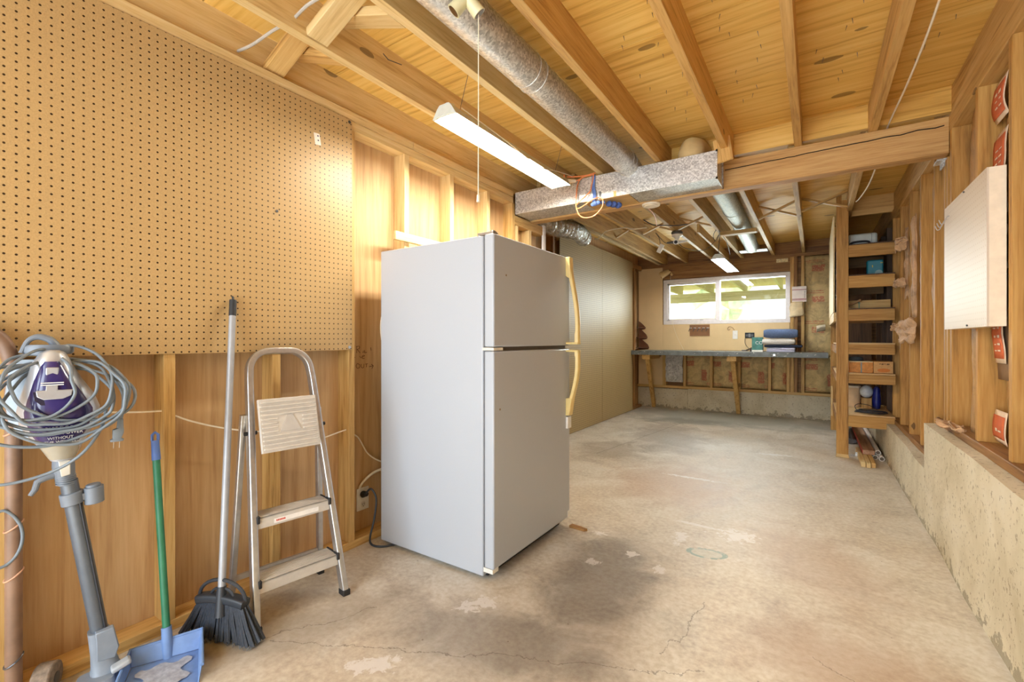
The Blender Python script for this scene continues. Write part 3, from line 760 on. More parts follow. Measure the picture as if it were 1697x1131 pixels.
sun.rotation_euler = (math.radians(28), math.radians(-24), 0)

# ------------------------------------------------------------------ insulation
KR = kraft_mat('kraft_paper_back', srgb(196, 170, 116), 'X', True)
def batt_back(x0, x1, z0, z1, label, seed):
    b = B()
    def f(u, w):
        x = x0 + (x1 - x0) * u; z = z0 + (z1 - z0) * w
        e = min(u, 1 - u) * 2; e2 = min(1, min(w, 1 - w) * 12)
        d = 0.045 * (1 - (1 - e) ** 2) * e2
        n = noise.noise(V(x * 9, z * 5, seed)) * 0.020 + abs(noise.noise(V(x * 16 + z * 9, z * 14, seed + 5))) * 0.020
        return V(x, 7.49 - d - n * min(1, e * 3), z)
    b.grid(f, 20, max(18, int((z1 - z0) * 36)))
    return solo('insulation_batt', b, KR, label, 'insulation', 'kraft insulation in the window wall', thick=0.004)
batt_back(-1.675, -1.327, .372, .868, 'wrinkled kraft insulation under the bench with a red stamped block, beside the foil', 1)
batt_back(-1.285, -0.947, .372, .868, 'wrinkled kraft insulation under the bench just before the second bench leg', 2)
batt_back(-0.905, -0.555, .372, .868, 'kraft insulation under the bench just past the second bench leg', 3)
batt_back(-0.513, -0.329, .372, .868, 'narrow kraft insulation strip under the bench below the clothes', 4)
batt_back(-0.115, 0.30, .372, .868, 'kraft insulation under the bench end next to the shelf unit', 5)
batt_back(-0.115, 0.45, .875, 2.248, 'tall kraft insulation with faded red print above the bench, torn near the bottom', 6)
solo('torn_paper', B().grid(lambda u, w: V(0.02 + 0.10 * u, 7.43 - 0.05 * math.sin(w * 2.6) - 0.02 * noise.noise(V(u * 5, w * 5, 2)), 1.20 + 0.085 * w + 0.02 * u), 6, 6), plain('pale_paper', srgb(226, 214, 184), 0.8), 'pale torn flap of paper on the tall kraft insulation above the bench', 'paper', thick=0.002)
KW = kraft_mat('kraft_paper_side', srgb(174, 134, 78), 'Y', False)
def batt_side(y0, y1, z0, z1, label, seed, belly=0.03):
    b = B()
    def f(u, w):
        y = y0 + (y1 - y0) * u; z = z0 + (z1 - z0) * w
        e = min(u, 1 - u) * 2
        d = belly * (1 - (1 - e) ** 2)
        n = noise.noise(V(y * 8, z * 4, seed)) * 0.02 + abs(noise.noise(V(y * 14, z * 10, seed + 5))) * 0.015
        return V(0.692 - d - n * 0.7, y, z)
    b.grid(f, 14, 48)
    return solo('insulation_batt', b, KW, label, 'insulation', 'kraft insulation in the right wall', thick=0.004)
def red_print(y0, y1, z0, z1, x, parent_batt, seed):
    """curved printed panel on the paper: white border, red field and broken white letters"""
    def sheet(ya, yb, za, zb, dx):
        def q(u, w):
            z = za + (zb - za) * w
            return V(x + dx - 0.01 * math.sin((z - z0) / (z1 - z0) * PI), ya + (yb - ya) * u + (0.008 * math.sin(z * 40) if ya <= y0 + 0.012 else 0), z)
        return B().grid(q, 4, 10)
    part('printed_panel', sheet(y0, y1, z0, z1, 0), plain('print_white', srgb(236, 214, 186), 0.7), parent_batt, thick=0.001)
    part('printed_panel', sheet(y0 + 0.012, y1, z0 + 0.02, z1 - 0.02, -0.003), plain('print_red', srgb(206, 104, 60), 0.7), parent_batt, thick=0.001)
    rnd = random.Random(seed); lb = B(); z = z0 + 0.05
    while z < z1 - 0.06:
        h = rnd.uniform(0.012, 0.028)
        for k in range(2):
            yy = y0 + 0.03 + k * 0.045
            lb.add(sheet(yy, yy + rnd.uniform(0.02, 0.035), z, z + h * rnd.uniform(0.25, 0.5), -0.006).v, B().grid(lambda u, w: V(0, 0, 0), 4, 10).f)
        z += h + 0.012
    part('printed_lettering', lb, plain('print_white', srgb(236, 214, 186), 0.7), parent_batt, thick=0.0006)
b0 = batt_side(2.43, 2.80, .652, 2.213, 'bulging kraft insulation with red printed panels, between the two nearest studs', 11, 0.026)
part('printed_panel', B().grid(lambda u, w: V(0.660 - 0.006 * math.sin(w * PI), 2.56 + 0.235 * u, 0.93 + 0.44 * w), 4, 10), plain('print_brown', srgb(140, 112, 84), 0.7), b0, thick=0.001)
for k, (za, zb) in enumerate(((1.62, 1.97), (1.00, 1.30), (0.665, 0.80), (2.02, 2.19), (1.39, 1.57))):
    red_print(2.64 if k != 1 else 2.66, 2.79, za, zb, 0.652, b0, k)
batt_side(1.00, 2.39, .652, 2.213, 'kraft insulation at the very edge of the view', 12, 0.02)
batt_side(2.852, 3.27, .652, 2.213, 'tan kraft insulation behind the white pegboard', 13, 0.045)
batt_side(3.50, 3.67, .387, 2.213, 'narrow kraft insulation just past the girder end', 14, 0.03)
batt_side(3.712, 4.09, .387, 2.213, 'kraft insulation between the first two studs beyond the girder', 15, 0.05)
batt_side(4.132, 4.52, .387, 2.213, 'ragged kraft insulation with torn facing, beyond the girder', 16, 0.055)
batt_side(4.562, 4.98, .387, 2.213, 'kraft insulation next to the shelf unit', 17, 0.04)
TORN = kraft_mat('torn_facing', srgb(196, 160, 122), 'Y', False)
def rag(c, dy, dz, out, label, seed, curl=0.05):
    b = B()
    def f(u, w):
        wz = w - 0.5
        y = c[1] + dy * (u - 0.5) * (1 - 0.5 * abs(wz)) + 0.02 * noise.noise(V(u * 4, w * 5, seed))
        z = c[2] + dz * wz + 0.03 * noise.noise(V(u * 5, w * 4, seed + 3))
        x = c[0] - out * math.sin(u * 2.2) + curl * 0.5 * noise.noise(V(u * 3, w * 6, seed + 7))
        return V(x, y, z)
    b.grid(f, 12, 14)
    return solo('torn_paper', b, TORN, label, 'paper', 'torn insulation facing on the right wall', thick=0.003)
rag((0.585, 4.42, 1.16), 0.50, 0.17, 0.05, 'big pink torn flap of insulation facing sticking out at bench height', 1)
rag((0.57, 4.80, 1.20), 0.22, 0.05, 0.04, 'curled grey-tipped strip of facing beside the big pink flap', 2)
rag((0.58, 4.62, 1.84), 0.20, 0.10, 0.05, 'dark curled scrap of facing near the top of the wall', 3)
rag((0.575, 4.62, 1.54), 0.16, 0.06, 0.05, 'orange-brown curled scrap of facing in the middle of the wall', 4)
rag((0.60, 4.30, 1.62), 0.10, 0.72, 0.015, 'long vertical strip of peeling facing between two studs', 5, 0.03)
rag((0.61, 4.70, 1.70), 0.07, 0.55, 0.012, 'thin pale hanging strip of peeling facing', 6, 0.03)
rag((0.60, 3.18, 0.665), 0.30, 0.03, 0.05, 'loose brown paper scrap lying on the sill plate below the white pegboard', 8, 0.06)

# ------------------------------------------------------------------ ducts
GV = galv()
gv_dark = galv('dull_galvanized', (0.50, 0.52, 0.48), 120, 0.55, 0.6)
rd = thing('round_duct', 'round galvanized duct running between the joists into the square duct', 'duct', (-1.08, 1.3, 2.238))
part('pipe', B().tube([(-1.08, -0.6, 2.316), (-1.08, 0.5, 2.316), (-1.08, 1.80, 2.316)], 0.078, 28), GV, rd)
part('pipe', B().tube([(-1.08, 1.70, 2.316), (-1.08, 2.4, 2.316), (-1.08, 2.98, 2.316), (-1.08, 3.05, 2.314), (-1.08, 3.12, 2.306), (-1.08, 3.17, 2.294), (-1.08, 3.2, 2.27)], 0.0765, 28), GV, rd)
for y in (1.80, 1.74, 2.98, 3.04):
    ring = [V(-1.08 + 0.0785 * math.cos(t), y, 2.316 + 0.0785 * math.sin(t)) for t in [2 * PI * k / 28 for k in range(28)]]
    part('seam_bead', B().tube(ring, 0.0025, 5, closed=True), GV, rd)
sd = thing('square_duct', 'square galvanized duct boxed along the timber girder', 'duct', (-1.26, 3.19, 2.11))
part('duct_body', B().box(-2.018, -0.515, 3.08, 3.318, 2.112, 2.288), GV, sd, 0.002)
fl = B().box(-0.515, -0.507, 3.078, 3.318, 2.108, 2.12).box(-0.515, -0.507, 3.078, 3.318, 2.278, 2.292).box(-0.515, -0.507, 3.078, 3.09, 2.108, 2.292).box(-0.515, -0.507, 3.30, 3.318, 2.108, 2.292)
part('end_flange', fl, GV, sd)
part('access_panel', B().box(-1.42, -1.075, 3.082, 3.316, 2.1085, 2.1125), fir('X'), sd, label='tan wood access panel under the duct')
part('tape_strip', B().box(-1.185, -1.165, 3.0785, 3.0805, 2.112, 2.15), plain('tan_tape', srgb(214, 178, 110), 0.5), sd)
part('bracket', B().box(-1.292, -1.278, 3.074, 3.081, 2.112, 2.165), DARK_STEEL, sd)
eb = thing('duct_elbow', 'cream coated round elbow rising out of the square duct', 'duct', (-0.68, 3.2, 2.288))
pts = [(-0.68, 3.17, 2.285), (-0.68, 3.17, 2.33), (-0.68, 3.19, 2.36), (-0.67, 3.25, 2.375), (-0.665, 3.35, 2.378)]
part('pipe', B().tube(pts, 0.083, 24), plain('cream_coating', srgb(206, 186, 138), 0.5), eb)
bd = thing('round_duct', 'round galvanized duct at the back running to a ceiling boot above the bench', 'duct', (-0.68, 5.2, 2.27))
part('pipe', B().tube([(-0.665, 3.36, 2.385), (-0.665, 4.4, 2.383), (-0.675, 5.5, 2.376), (-0.70, 6.6, 2.366), (-0.70, 6.86, 2.34)], 0.082, 26), gv_dark, bd)
for y in (4.9, 5.7, 6.5):
    xx = -0.668 - 0.012 * max(0, (y - 4.4))
    ring = [V(xx + 0.083 * math.cos(t), y, 2.383 - 0.006 * (y - 4.4) + 0.083 * math.sin(t)) for t in [2 * PI * k / 26 for k in range(26)]]
    part('seam_bead', B().tube(ring, 0.0025, 5, closed=True), gv_dark, bd)
part('boot_plate', B().box(-0.85, -0.52, 6.80, 7.0, 2.288, 2.296), GV, bd, 0.001)
part('boot_collar', B().cyl((-0.70, 6.88, 2.29), (-0.70, 6.88, 2.36), 0.09, n=24), GV, bd)
# flexible foil duct over the tall pegboard
pts = []; rr = []
for i in range(60):
    y = 3.65 + 1.1 * i / 59
    pts.append(V(-2.20 + 0.10 * math.sin(i * 0.05), y, 2.235 - 0.02 * math.sin(i * 0.1)))
    rr.append(0.085 + 0.010 * math.sin(i * 2.1) + 0.01 * noise.noise(V(i * 0.4, 1, 2)))
solo('flexible_duct', B().tube(pts, rr, 20), foil_mat(), 'crinkled silver flexible duct above the tall pegboards behind the girder', 'duct')

# ------------------------------------------------------------------ shop lights
TUBE = emit('fluorescent_tube', (1.0, 0.93, 0.80), 110.0)
TUBE2 = emit('fluorescent_tube_cool', (0.94, 0.97, 1.0), 50.0)
HOUSE = plain('white_lamp_enamel', srgb(206, 210, 200), 0.35)
def shop_light(x, y0, y1, z, label, w, tube_mat, chains):
    t = thing('shop_light', label, 'light', (x, (y0 + y1) / 2, z), 0, 'hanging fluorescent shop lights')
    hw = w / 2
    prof = [(-hw, 0.0), (-hw * 0.62, 0.045), (-hw * 0.40, 0.06), (hw * 0.40, 0.06), (hw * 0.62, 0.045), (hw, 0.0), (hw - 0.003, 0.0), (hw * 0.58, 0.040), (hw * 0.36, 0.052), (-hw * 0.36, 0.052), (-hw * 0.58, 0.040), (-hw + 0.003, 0.0)]
    part('reflector', B().prism(prof, lambda u, v: V(x + u, y0, z + v), lambda u, v: V(x + u, y1, z + v)), HOUSE, t)
    cap = [(-hw, 0.0), (-hw * 0.62, 0.045), (-hw * 0.40, 0.062), (hw * 0.40, 0.062), (hw * 0.62, 0.045), (hw, 0.0), (hw * 0.5, 0.004), (-hw * 0.5, 0.004)]
    for ya, yb in ((y0 - 0.012, y0), (y1, y1 + 0.012)):
        part('end_cap', B().prism(cap, lambda u, v: V(x + u, ya, z + v), lambda u, v: V(x + u, yb, z + v)), HOUSE, t, 0.002)
    for s in (-1, 1):
        part('lamp_tube', B().cyl((x + s * hw * 0.42, y0 + 0.02, z + 0.022), (x + s * hw * 0.42, y1 - 0.02, z + 0.022), 0.0165, n=14), tube_mat, t)
    for p in chains:
        part('hanging_wire', B().tube(p, 0.0015, 5), DARK_STEEL, t)
    return t
LX, LY0, LY1, LZ = -1.487, 1.655, 2.86, 2.175
sl = shop_light(LX, LY0, LY1, LZ, 'hanging white fluorescent shop light glowing in front of the plywood wall', 0.15, TUBE,
    [[V(LX, LY0 + 0.1, LZ + 0.06), V(-1.32, LY0 - 0.02, ZJ + 0.06)], [V(LX, LY1 - 0.1, LZ + 0.06), V(-1.31, LY1 - 0.3, ZJ + 0.08)]])
part('power_cord', B().tube([V(-1.44, 1.72, 2.235), V(-1.42, 2.05, 2.20), V(-1.40, 2.2, 2.168), V(-1.405, 2.35, 2.16), V(-1.40, 2.5, 2.165), V(-1.41, 2.62, 2.20), V(-1.42, 2.9, 2.25)], 0.003, 6, smooth=6), WHITE_CORD, sl)
ball = B().cyl((LX, LY0 + 0.01, LZ + 0.062), (LX, LY0 + 0.05, LZ + 0.075), 0.014, n=12)
part('hanger_knob', ball, HOUSE, sl)
BX, BY0, BY1, BZ = -0.955, 5.83, 7.06, 2.05
bl = shop_light(BX, BY0, BY1, BZ, 'hanging white fluorescent shop light above the bench window', 0.15, TUBE2,
    [[V(BX, BY0 + 0.05, BZ + 0.06), V(-0.91, BY0 - 0.1, ZJ + 0.03)], [V(BX, BY1 - 0.1, BZ + 0.06), V(-0.91, BY1 - 0.1, ZJ + 0.03)]])
part('power_cord', B().tube([V(BX, BY0 + 0.03, BZ + 0.05), V(-0.93, 5.75, 2.22), V(-0.90, 5.6, 2.29), V(-0.95, 5.5, 2.18), V(-1.05, 5.45, 2.1), V(-1.2, 5.3, 2.12), V(-1.25, 5.22, 2.16)], 0.003, 6, smooth=6), BLACK_CORD, bl)

# light socket with pull string
ps = thing('socket_adapter', 'cream twin socket adapter hanging by the round duct, with a long pull string', 'light socket', (-0.93, 1.135, 2.17))
SOC = plain('bone_plastic', srgb(206, 200, 160), 0.45)
sx, sy, sz = -0.93, 1.135, 2.20
part('holder', B().cyl((sx, sy, sz + 0.26), (sx, sy, sz + 0.02), 0.02, 0.024, 16).ball((sx, sy, sz + 0.005), 0.028), SOC, ps)
for dx, dy in ((-0.036, -0.022), (0.026, 0.034)):
    e = V(sx + dx, sy + dy, sz - 0.045)
    d = (e - V(sx, sy, sz)).normalized()
    part('socket', B().cyl((sx, sy, sz), e, 0.019, 0.0235, 18), SOC, ps)
    part('socket_mouth', B().cyl(e - d * 0.004, e + d * 0.0008, 0.019, n=18), plain('dark_brass', srgb(96, 72, 44), 0.4, 0.6), ps)
px, py = -0.905, 1.165
part('pull_string', B().tube([V(px, py, 2.16), V(px, py, 1.9), V(px - 0.001, py, 1.565)], 0.0016, 6).cyl((px - 0.001, py, 1.568), (px - 0.001, py, 1.545), 0.0045, 0.006, 10), WHITE_CORD, ps)

# orange extension cord and blue strap over the duct
ORG = plain('orange_cord', srgb(226, 138, 84), 0.5)
ec = thing('extension_cord', 'coiled orange extension cord hung over the square duct', 'cord', (-1.38, 3.06, 2.0))
c = B()
c.tube([V(-1.33, 3.07, 2.30), V(-1.345, 3.066, 2.22), V(-1.36, 3.06, 2.17), V(-1.42, 3.05, 2.12), V(-1.46, 3.048, 2.085), V(-1.44, 3.044, 2.06), V(-1.38, 3.04, 2.08), V(-1.33, 3.04, 2.105), V(-1.27, 3.038, 2.11), V(-1.245, 3.034, 2.08),
        V(-1.255, 3.03, 2.03), V(-1.31, 3.03, 1.985), V(-1.38, 3.03, 1.98), V(-1.43, 3.034, 2.01), V(-1.458, 3.04, 2.08), V(-1.46, 3.05, 2.16), V(-1.455, 3.06, 2.24), V(-1.43, 3.068, 2.285), V(-1.38, 3.07, 2.295), V(-1.33, 3.085, 2.297)], 0.0045, 7, smooth=7)
c.tube([V(-1.52, 3.02, 2.30), V(-1.45, 3.05, 2.298), V(-1.38, 3.06, 2.297), V(-1.30, 3.10, 2.32), V(-1.31, 3.16, 2.34)], 0.0045, 7, smooth=7)
c.tube([V(-1.42, 3.06, 2.28), V(-1.48, 3.03, 2.26), V(-1.53, 3.01, 2.285), V(-1.53, 2.99, 2.31)], 0.0045, 7, smooth=7)
part('cable', c, ORG, ec)
part('plug', B().cyl((-1.53, 3.0, 2.265), (-1.485, 3.02, 2.262), 0.016, 0.014, 12).cyl((-1.485, 3.02, 2.262), (-1.455, 3.035, 2.262), 0.013, 0.010, 12), WHITE_CORD, ec, label='cream plug')
part('loose_end', B().tube([V(-1.16, 3.43, 2.16), V(-1.18, 3.7, 2.22), V(-1.2, 4.1, 2.22), V(-1.29, 4.5, 2.22)], 0.004, 6, smooth=6), ORG, ec)
BLU = cloth_mat('blue_webbing', srgb(92, 118, 176))
st = thing('strap', 'blue webbing strap tied round the square duct, holding the cord', 'strap', (-1.325, 3.06, 2.05))
part('webbing', B().sweep([V(-1.335, 3.085, 2.296), V(-1.333, 3.072, 2.288), V(-1.335, 3.068, 2.2), V(-1.322, 3.062, 2.15), V(-1.325, 3.058, 2.095), V(-1.315, 3.07, 2.075)], [(-0.013, -0.001), (0.013, -0.001), (0.013, 0.001), (-0.013, 0.001)], up=(0, -1, 0.01)), BLU, st)
DBLU = cloth_mat('dark_blue_webbing', srgb(58, 80, 138))
kb = B()
for dx, dy, dz, r in ((0, 0, 0, 0.018), (0.022, 0.006, 0.004, 0.016), (-0.012, -0.006, -0.006, 0.014), (0.05, 0.03, 0.006, 0.014)):
    kb.ball((-1.318 + dx, 3.06 + dy, 2.08 + dz), r * 1.3, r, r)
part('knot', kb, BLU, st)
kb = B()
for dx, dy, dz, r in ((0.080, 0.07, 0.002, 0.020), (0.105, 0.095, 0.0, 0.022), (0.13, 0.12, -0.004, 0.022)):
    kb.ball((-1.318 + dx, 3.06 + dy, 2.08 + dz), r * 1.3, r, r)
part('knot', kb, DBLU, st)
solo('vent_disc', B().cyl((-1.005, 3.365, 2.086), (-1.005, 3.365, 2.0995), 0.062, 0.066, 28).cyl((-1.005, 3.365, 2.080), (-1.005, 3.365, 2.086), 0.046, 0.050, 28), plain('old_white_plastic', srgb(232, 220, 196), 0.5), 'round white disc fixed under the girder', 'disc', bevel=0.001)

# twin lamp holder at the back, tag, loose cables
tl = thing('lamp_holder', 'white twin lamp holder under the back joists, wired to a small tag', 'light socket', (-1.262, 5.18, 2.28))
part('base', B().lathe([(0.01, 0.0), (0.055, 0.0), (0.062, -0.02), (0.055, -0.035), (0.02, -0.04)], (-1.262, 5.18, 2.292), 20), DARK_STEEL, tl)
part('canopy', B().lathe([(0.02, -0.03), (0.058, -0.036), (0.06, -0.05), (0.03, -0.066), (0.016, -0.10)], (-1.262, 5.18, 2.292), 20), WHITE_PLASTIC, tl)
part('hub', B().ball((-1.262, 5.17, 2.175), 0.026).cyl((-1.262, 5.15, 2.175), (-1.255, 5.10, 2.16), 0.024, 0.028, 14), WHITE_PLASTIC, tl)
part('lens', B().cyl((-1.255, 5.101, 2.16), (-1.254, 5.094, 2.158), 0.018, n=14), BLACK, tl)
for s in (-1, 1):
    part('arm', B().cyl((-1.262 + s * 0.02, 5.17, 2.172), (-1.262 + s * 0.10, 5.17 + s * 0.03, 2.175 + s * 0.004), 0.018, 0.008, 10), DARK_STEEL if s < 0 else WHITE_PLASTIC, tl)
solo('hanging_tag', B().obox((-1.44, 5.17, 2.12), 0.05, 0.012, 0.10, Matrix.Rotation(0.5, 3, 'Y')), WHITE_PLASTIC, 'small white switch tag dangling on a wire under the back joists', 'tag', bevel=0.003)
tag(solo('cable', B().tube([V(-1.44, 5.17, 2.16), V(-1.46, 5.18, 2.25), V(-1.5, 5.2, 2.31), V(-1.40, 5.17, 2.19), V(-1.34, 5.17, 2.165), V(-1.28, 5.17, 2.17)], 0.003, 6, smooth=6), BLACK_CORD), 'black wire from the twin lamp holder to the white tag', 'cable')
tag(solo('cable', B().tube([V(-1.50, 4.75, 2.36), V(-1.42, 4.8, 2.31), V(-1.3, 4.85, 2.295), V(-1.2, 4.9, 2.29), V(-1.1, 4.95, 2.30)], 0.005, 6, smooth=6), BLACK_CORD), 'black cable crossing the back joists above the twin lamp holder', 'cable')
tag(solo('cable', B().tube([V(-2.20, 5.1, 2.30), V(-2.05, 4.9, 2.27), V(-1.9, 4.72, 2.285), V(-1.7, 4.7, 2.292), V(-1.6, 4.72, 2.27), V(-1.48, 4.8, 2.285)], 0.006, 6, smooth=6), WHITE_CORD), 'cream cable sagging under the back joists by the tall pegboards', 'cable')
tag(solo('cable', B().tube([V(-0.89, 5.35, 2.30), V(-0.93, 5.4, 2.24), V(-0.91, 5.45, 2.19), V(-0.87, 5.42, 2.27), V(-0.88, 5.36, 2.31), V(-0.84, 5.7, 2.22), V(-0.86, 6.1, 2.14)], 0.003, 6, smooth=6), BLACK_CORD), 'black wire looped on the joist above the bench light', 'cable')
tag(solo('cable', B().tube([V(-2.055, 0.972, 2.335), V(-1.95, 0.98, 2.33), V(-1.80, 0.985, 2.335), V(-1.69, 1.0, 2.345), V(-1.58, 1.0, 2.36), V(-1.45, 1.02, 2.37), V(-1.3, 1.02, 2.36)], 0.006, 8, smooth=6), plain('grey_sheath', srgb(176, 170, 160), 0.5)), 'grey electrical cable threaded through the joists above the big pegboard', 'cable')
tag(solo('cable', B().tube([V(0.372, 1.6, 2.42), V(0.37, 2.18, 2.31), V(0.362, 2.7, 2.292), V(0.356, 3.2, 2.325), V(0.352, 3.37, 2.33), V(0.345, 3.44, 2.30), V(0.33, 3.52, 2.22), V(0.31, 3.9, 2.16), V(0.30, 4.5, 2.22), V(0.30, 4.95, 2.30)], 0.0045, 6, smooth=6), WHITE_CORD), 'loose white cord hanging along the ceiling and over the girder', 'cord')
solo('bent_nail', B().tube([V(-1.67, 1.43, 2.43), V(-1.648, 1.44, 2.40), V(-1.645, 1.52, 2.415)], 0.0022, 5), DARK_STEEL, 'bent nail on the joist above the shop light', 'nail')
solo('bent_nail', B().tube([V(-1.267, 1.22, 2.41), V(-1.25, 1.26, 2.405)], 0.003, 5), STEEL, 'shiny nail on the joist beside the round duct', 'nail')
# nail points through the deck
nb = B(); rnd = random.Random(3)
for x in (-0.66, -0.30, 0.10, 0.43):
    for k in range(27):
        y = 0.7 + k * 0.085 + rnd.uniform(-0.03, 0.03); xx = x + rnd.uniform(-0.10, 0.10)
        nb.cyl((xx, y, 2.471), (xx + rnd.uniform(-0.006, 0.006), y + rnd.uniform(-0.006, 0.006), 2.448), 0.0016, 0.0006, 5)
ns = solo('nail_points', nb, DARK_STEEL, 'sharp nail points poking down through the ceiling boards', 'nails', kind='stuff')

# ------------------------------------------------------------------ refrigerator
FX0, FX1, FXD, FY0, FY1, FH = -1.95, -1.258, -1.198, 1.652, 2.415, 1.575
fr = thing('refrigerator', 'white top-freezer refrigerator turned side-on in the middle of the room', 'refrigerator', (-1.58, 2.03, 0.0))
part('cabinet', B().box(FX0, FX1, FY0, FY1, 0.018, FH), FRIDGE, fr, 0.006)
part('gasket', B().box(FX1, FX1 + 0.008, FY0 + 0.012, FY1 - 0.012, 0.075, 1.05).box(FX1, FX1 + 0.008, FY0 + 0.012, FY1 - 0.012, 1.068, FH - 0.012), plain('grey_gasket', srgb(120, 120, 122), 0.7), fr)
fz = part('freezer_door', B().box(FX1 + 0.008, FXD, FY0, FY1, 1.066, FH + 0.004), FRIDGE, fr, 0.007)
dr = part('refrigerator_door', B().box(FX1 + 0.008, FXD, FY0, FY1, 0.062, 1.047), FRIDGE, fr, 0.007)
part('mullion_strip', B().box(FX1 - 0.002, FX1 + 0.04, FY0 + 0.02, FY1 - 0.02, 1.046, 1.067), plain('dark_gap', srgb(96, 88, 76), 0.6), fr)
def handle(z0, z1, up, parent):
    """bowed grip; its full end sits at z0 side"""
    yc = FY1 - 0.028
    b = B(); rings = []
    n = 26
    for i in range(n + 1):
        t = i / n
        z = z0 + (z1 - z0) * t
        if up:      # joined to the door at the top, open at the bottom where the doors meet
            d = 0.018 + 0.056 * math.sin(min(1, (1 - t) * 1.25) * PI * 0.5) ** 1.5
        else:
            d = 0.018 + 0.056 * math.sin(min(1, t * 1.25) * PI * 0.5) ** 1.5
        th = 0.016 if 0.12 < t < 0.9 else 0.020
        rings.append([V(FXD + d - th, yc - 0.024, z), V(FXD + d, yc - 0.018, z), V(FXD + d + 0.004, yc, z), V(FXD + d, yc + 0.018, z), V(FXD + d - th, yc + 0.024, z)])
    b.loft(rings)
    # solid foot against the door
    if up:
        za, zb = z1 - 0.13, z1
        b.loft([[V(FXD - 0.001, yc - 0.024, za + 0.02), V(FXD + 0.030, yc - 0.024, za), V(FXD + 0.030, yc + 0.024, za), V(FXD - 0.001, yc + 0.024, za + 0.02)], [V(FXD - 0.001, yc - 0.028, zb), V(FXD + 0.022, yc - 0.024, zb), V(FXD + 0.022, yc + 0.024, zb), V(FXD - 0.001, yc + 0.028, zb)]])
        b.box(FXD - 0.001, FXD + 0.074, yc - 0.024, yc + 0.024, z0, z0 + 0.012)
    else:
        za, zb = z0, z0 + 0.10
        b.loft([[V(FXD - 0.001, yc - 0.026, za), V(FXD + 0.020, yc - 0.024, za), V(FXD + 0.020, yc + 0.024, za), V(FXD - 0.001, yc + 0.026, za)], [V(FXD - 0.001, yc - 0.024, zb), V(FXD + 0.036, yc - 0.024, zb), V(FXD + 0.036, yc + 0.024, zb), V(FXD - 0.001, yc + 0.024, zb)]])
        b.box(FXD - 0.001, FXD + 0.074, yc - 0.024, yc + 0.024, z1 - 0.012, z1)
    return part('handle', b, YELLOWED, parent, 0.003, 50, 'yellowed plastic door handle')
handle(1.072, FH + 0.002, True, fz)
handle(0.66, 1.040, False, dr)
part('handle_clip', B().box(FXD - 0.001, FXD + 0.012, FY1 - 0.05, FY1 - 0.004, 0.585, 0.652), WHITE_PLASTIC, dr, 0.002)
part('top_hinge', B().box(FX1 - 0.04, FXD - 0.01, FY0 + 0.01, FY0 + 0.05, FH + 0.004, FH + 0.016).cyl((FXD - 0.025, FY0 + 0.03, FH), (FXD - 0.025, FY0 + 0.03, FH + 0.022), 0.012, n=12), STEEL, fr, 0.001)
part('middle_hinge', B().box(FX1, FXD + 0.003, FY0 - 0.003, FY0 + 0.07, 1.050, 1.063), plain('cream_hinge', srgb(226, 222, 210), 0.5), fr, 0.001)
part('bottom_hinge', B().box(FX1, FXD - 0.008, FY0 + 0.004, FY0 + 0.05, 0.040, 0.060), WHITE_PLASTIC, fr, 0.001)
part('toe_grille', B().box(FX1 - 0.02, FX1 + 0.006, FY0 + 0.03, FY1 - 0.03, 0.012, 0.060), BLACK, fr)
for y in (FY0 + 0.05, FY1 - 0.05):
    part('foot', B().cyl((FX1 - 0.04, y, 0.0), (FX1 - 0.04, y, 0.02), 0.016, n=12), DARK_STEEL, fr)
    part('roller', B().cyl((FX0 + 0.05, y - 0.012, 0.02), (FX0 + 0.05, y + 0.012, 0.02), 0.02, n=14), DARK_STEEL, fr)
part('door_stop', B().box(FX1 + 0.02, FXD + 0.002, FY1 - 0.03, FY1 + 0.002, 0.064, 0.10), WHITE_PLASTIC, dr, 0.001)
for y, z in ((FY0 + 0.10, 1.40), (FY0 + 0.05, 0.78)):
    part('hole_plug', B().cyl((FXD - 0.001, y, z), (FXD + 0.001, y, z), 0.005, n=10), plain('old_plug', srgb(140, 120, 96), 0.6), dr if z < 1 else fz)
cord = [V(-2.075, 1.655, 0.245), V(-2.05, 1.67, 0.27), V(-2.02, 1.68, 0.22), V(-2.01, 1.66, 0.12), V(-1.995, 1.62, 0.04), V(-1.965, 1.60, 0.012), V(-1.91, 1.61, 0.008), V(-1.87, 1.66, 0.008), V(-1.84, 1.74, 0.010), V(-1.86, 1.9, 0.02)]
part('power_cord', B().tube(cord, 0.0055, 7, smooth=7), BLACK_CORD, fr)
part('plug', B().cyl((-2.101, 1.655, 0.235), (-2.07, 1.655, 0.243), 0.019, 0.014, 14), BLACK, fr)
ol = thing('power_outlet', 'white duplex power outlet on the plywood beside the fridge', 'outlet', (-2.108, 1.655, 0.147))
part('cover_plate', B().box(-2.110, -2.103, 1.617, 1.697, 0.147, 0.272), WHITE_PLASTIC, ol, 0.002)
for z in (0.178, 0.236):
    part('receptacle', B().cyl((-2.104, 1.657, z), (-2.1005, 1.657, z), 0.0165, n=18), plain('ivory_plastic', srgb(222, 218, 208), 0.4), ol)
part('slot', B().box(-2.1006, -2.0998, 1.6500, 1.6525, 0.176, 0.186).box(-2.1006, -2.0998, 1.6610, 1.6635, 0.176, 0.186).cyl((-2.1006, 1.657, 0.170), (-2.0998, 1.657, 0.170), 0.003, n=8), BLACK, ol)
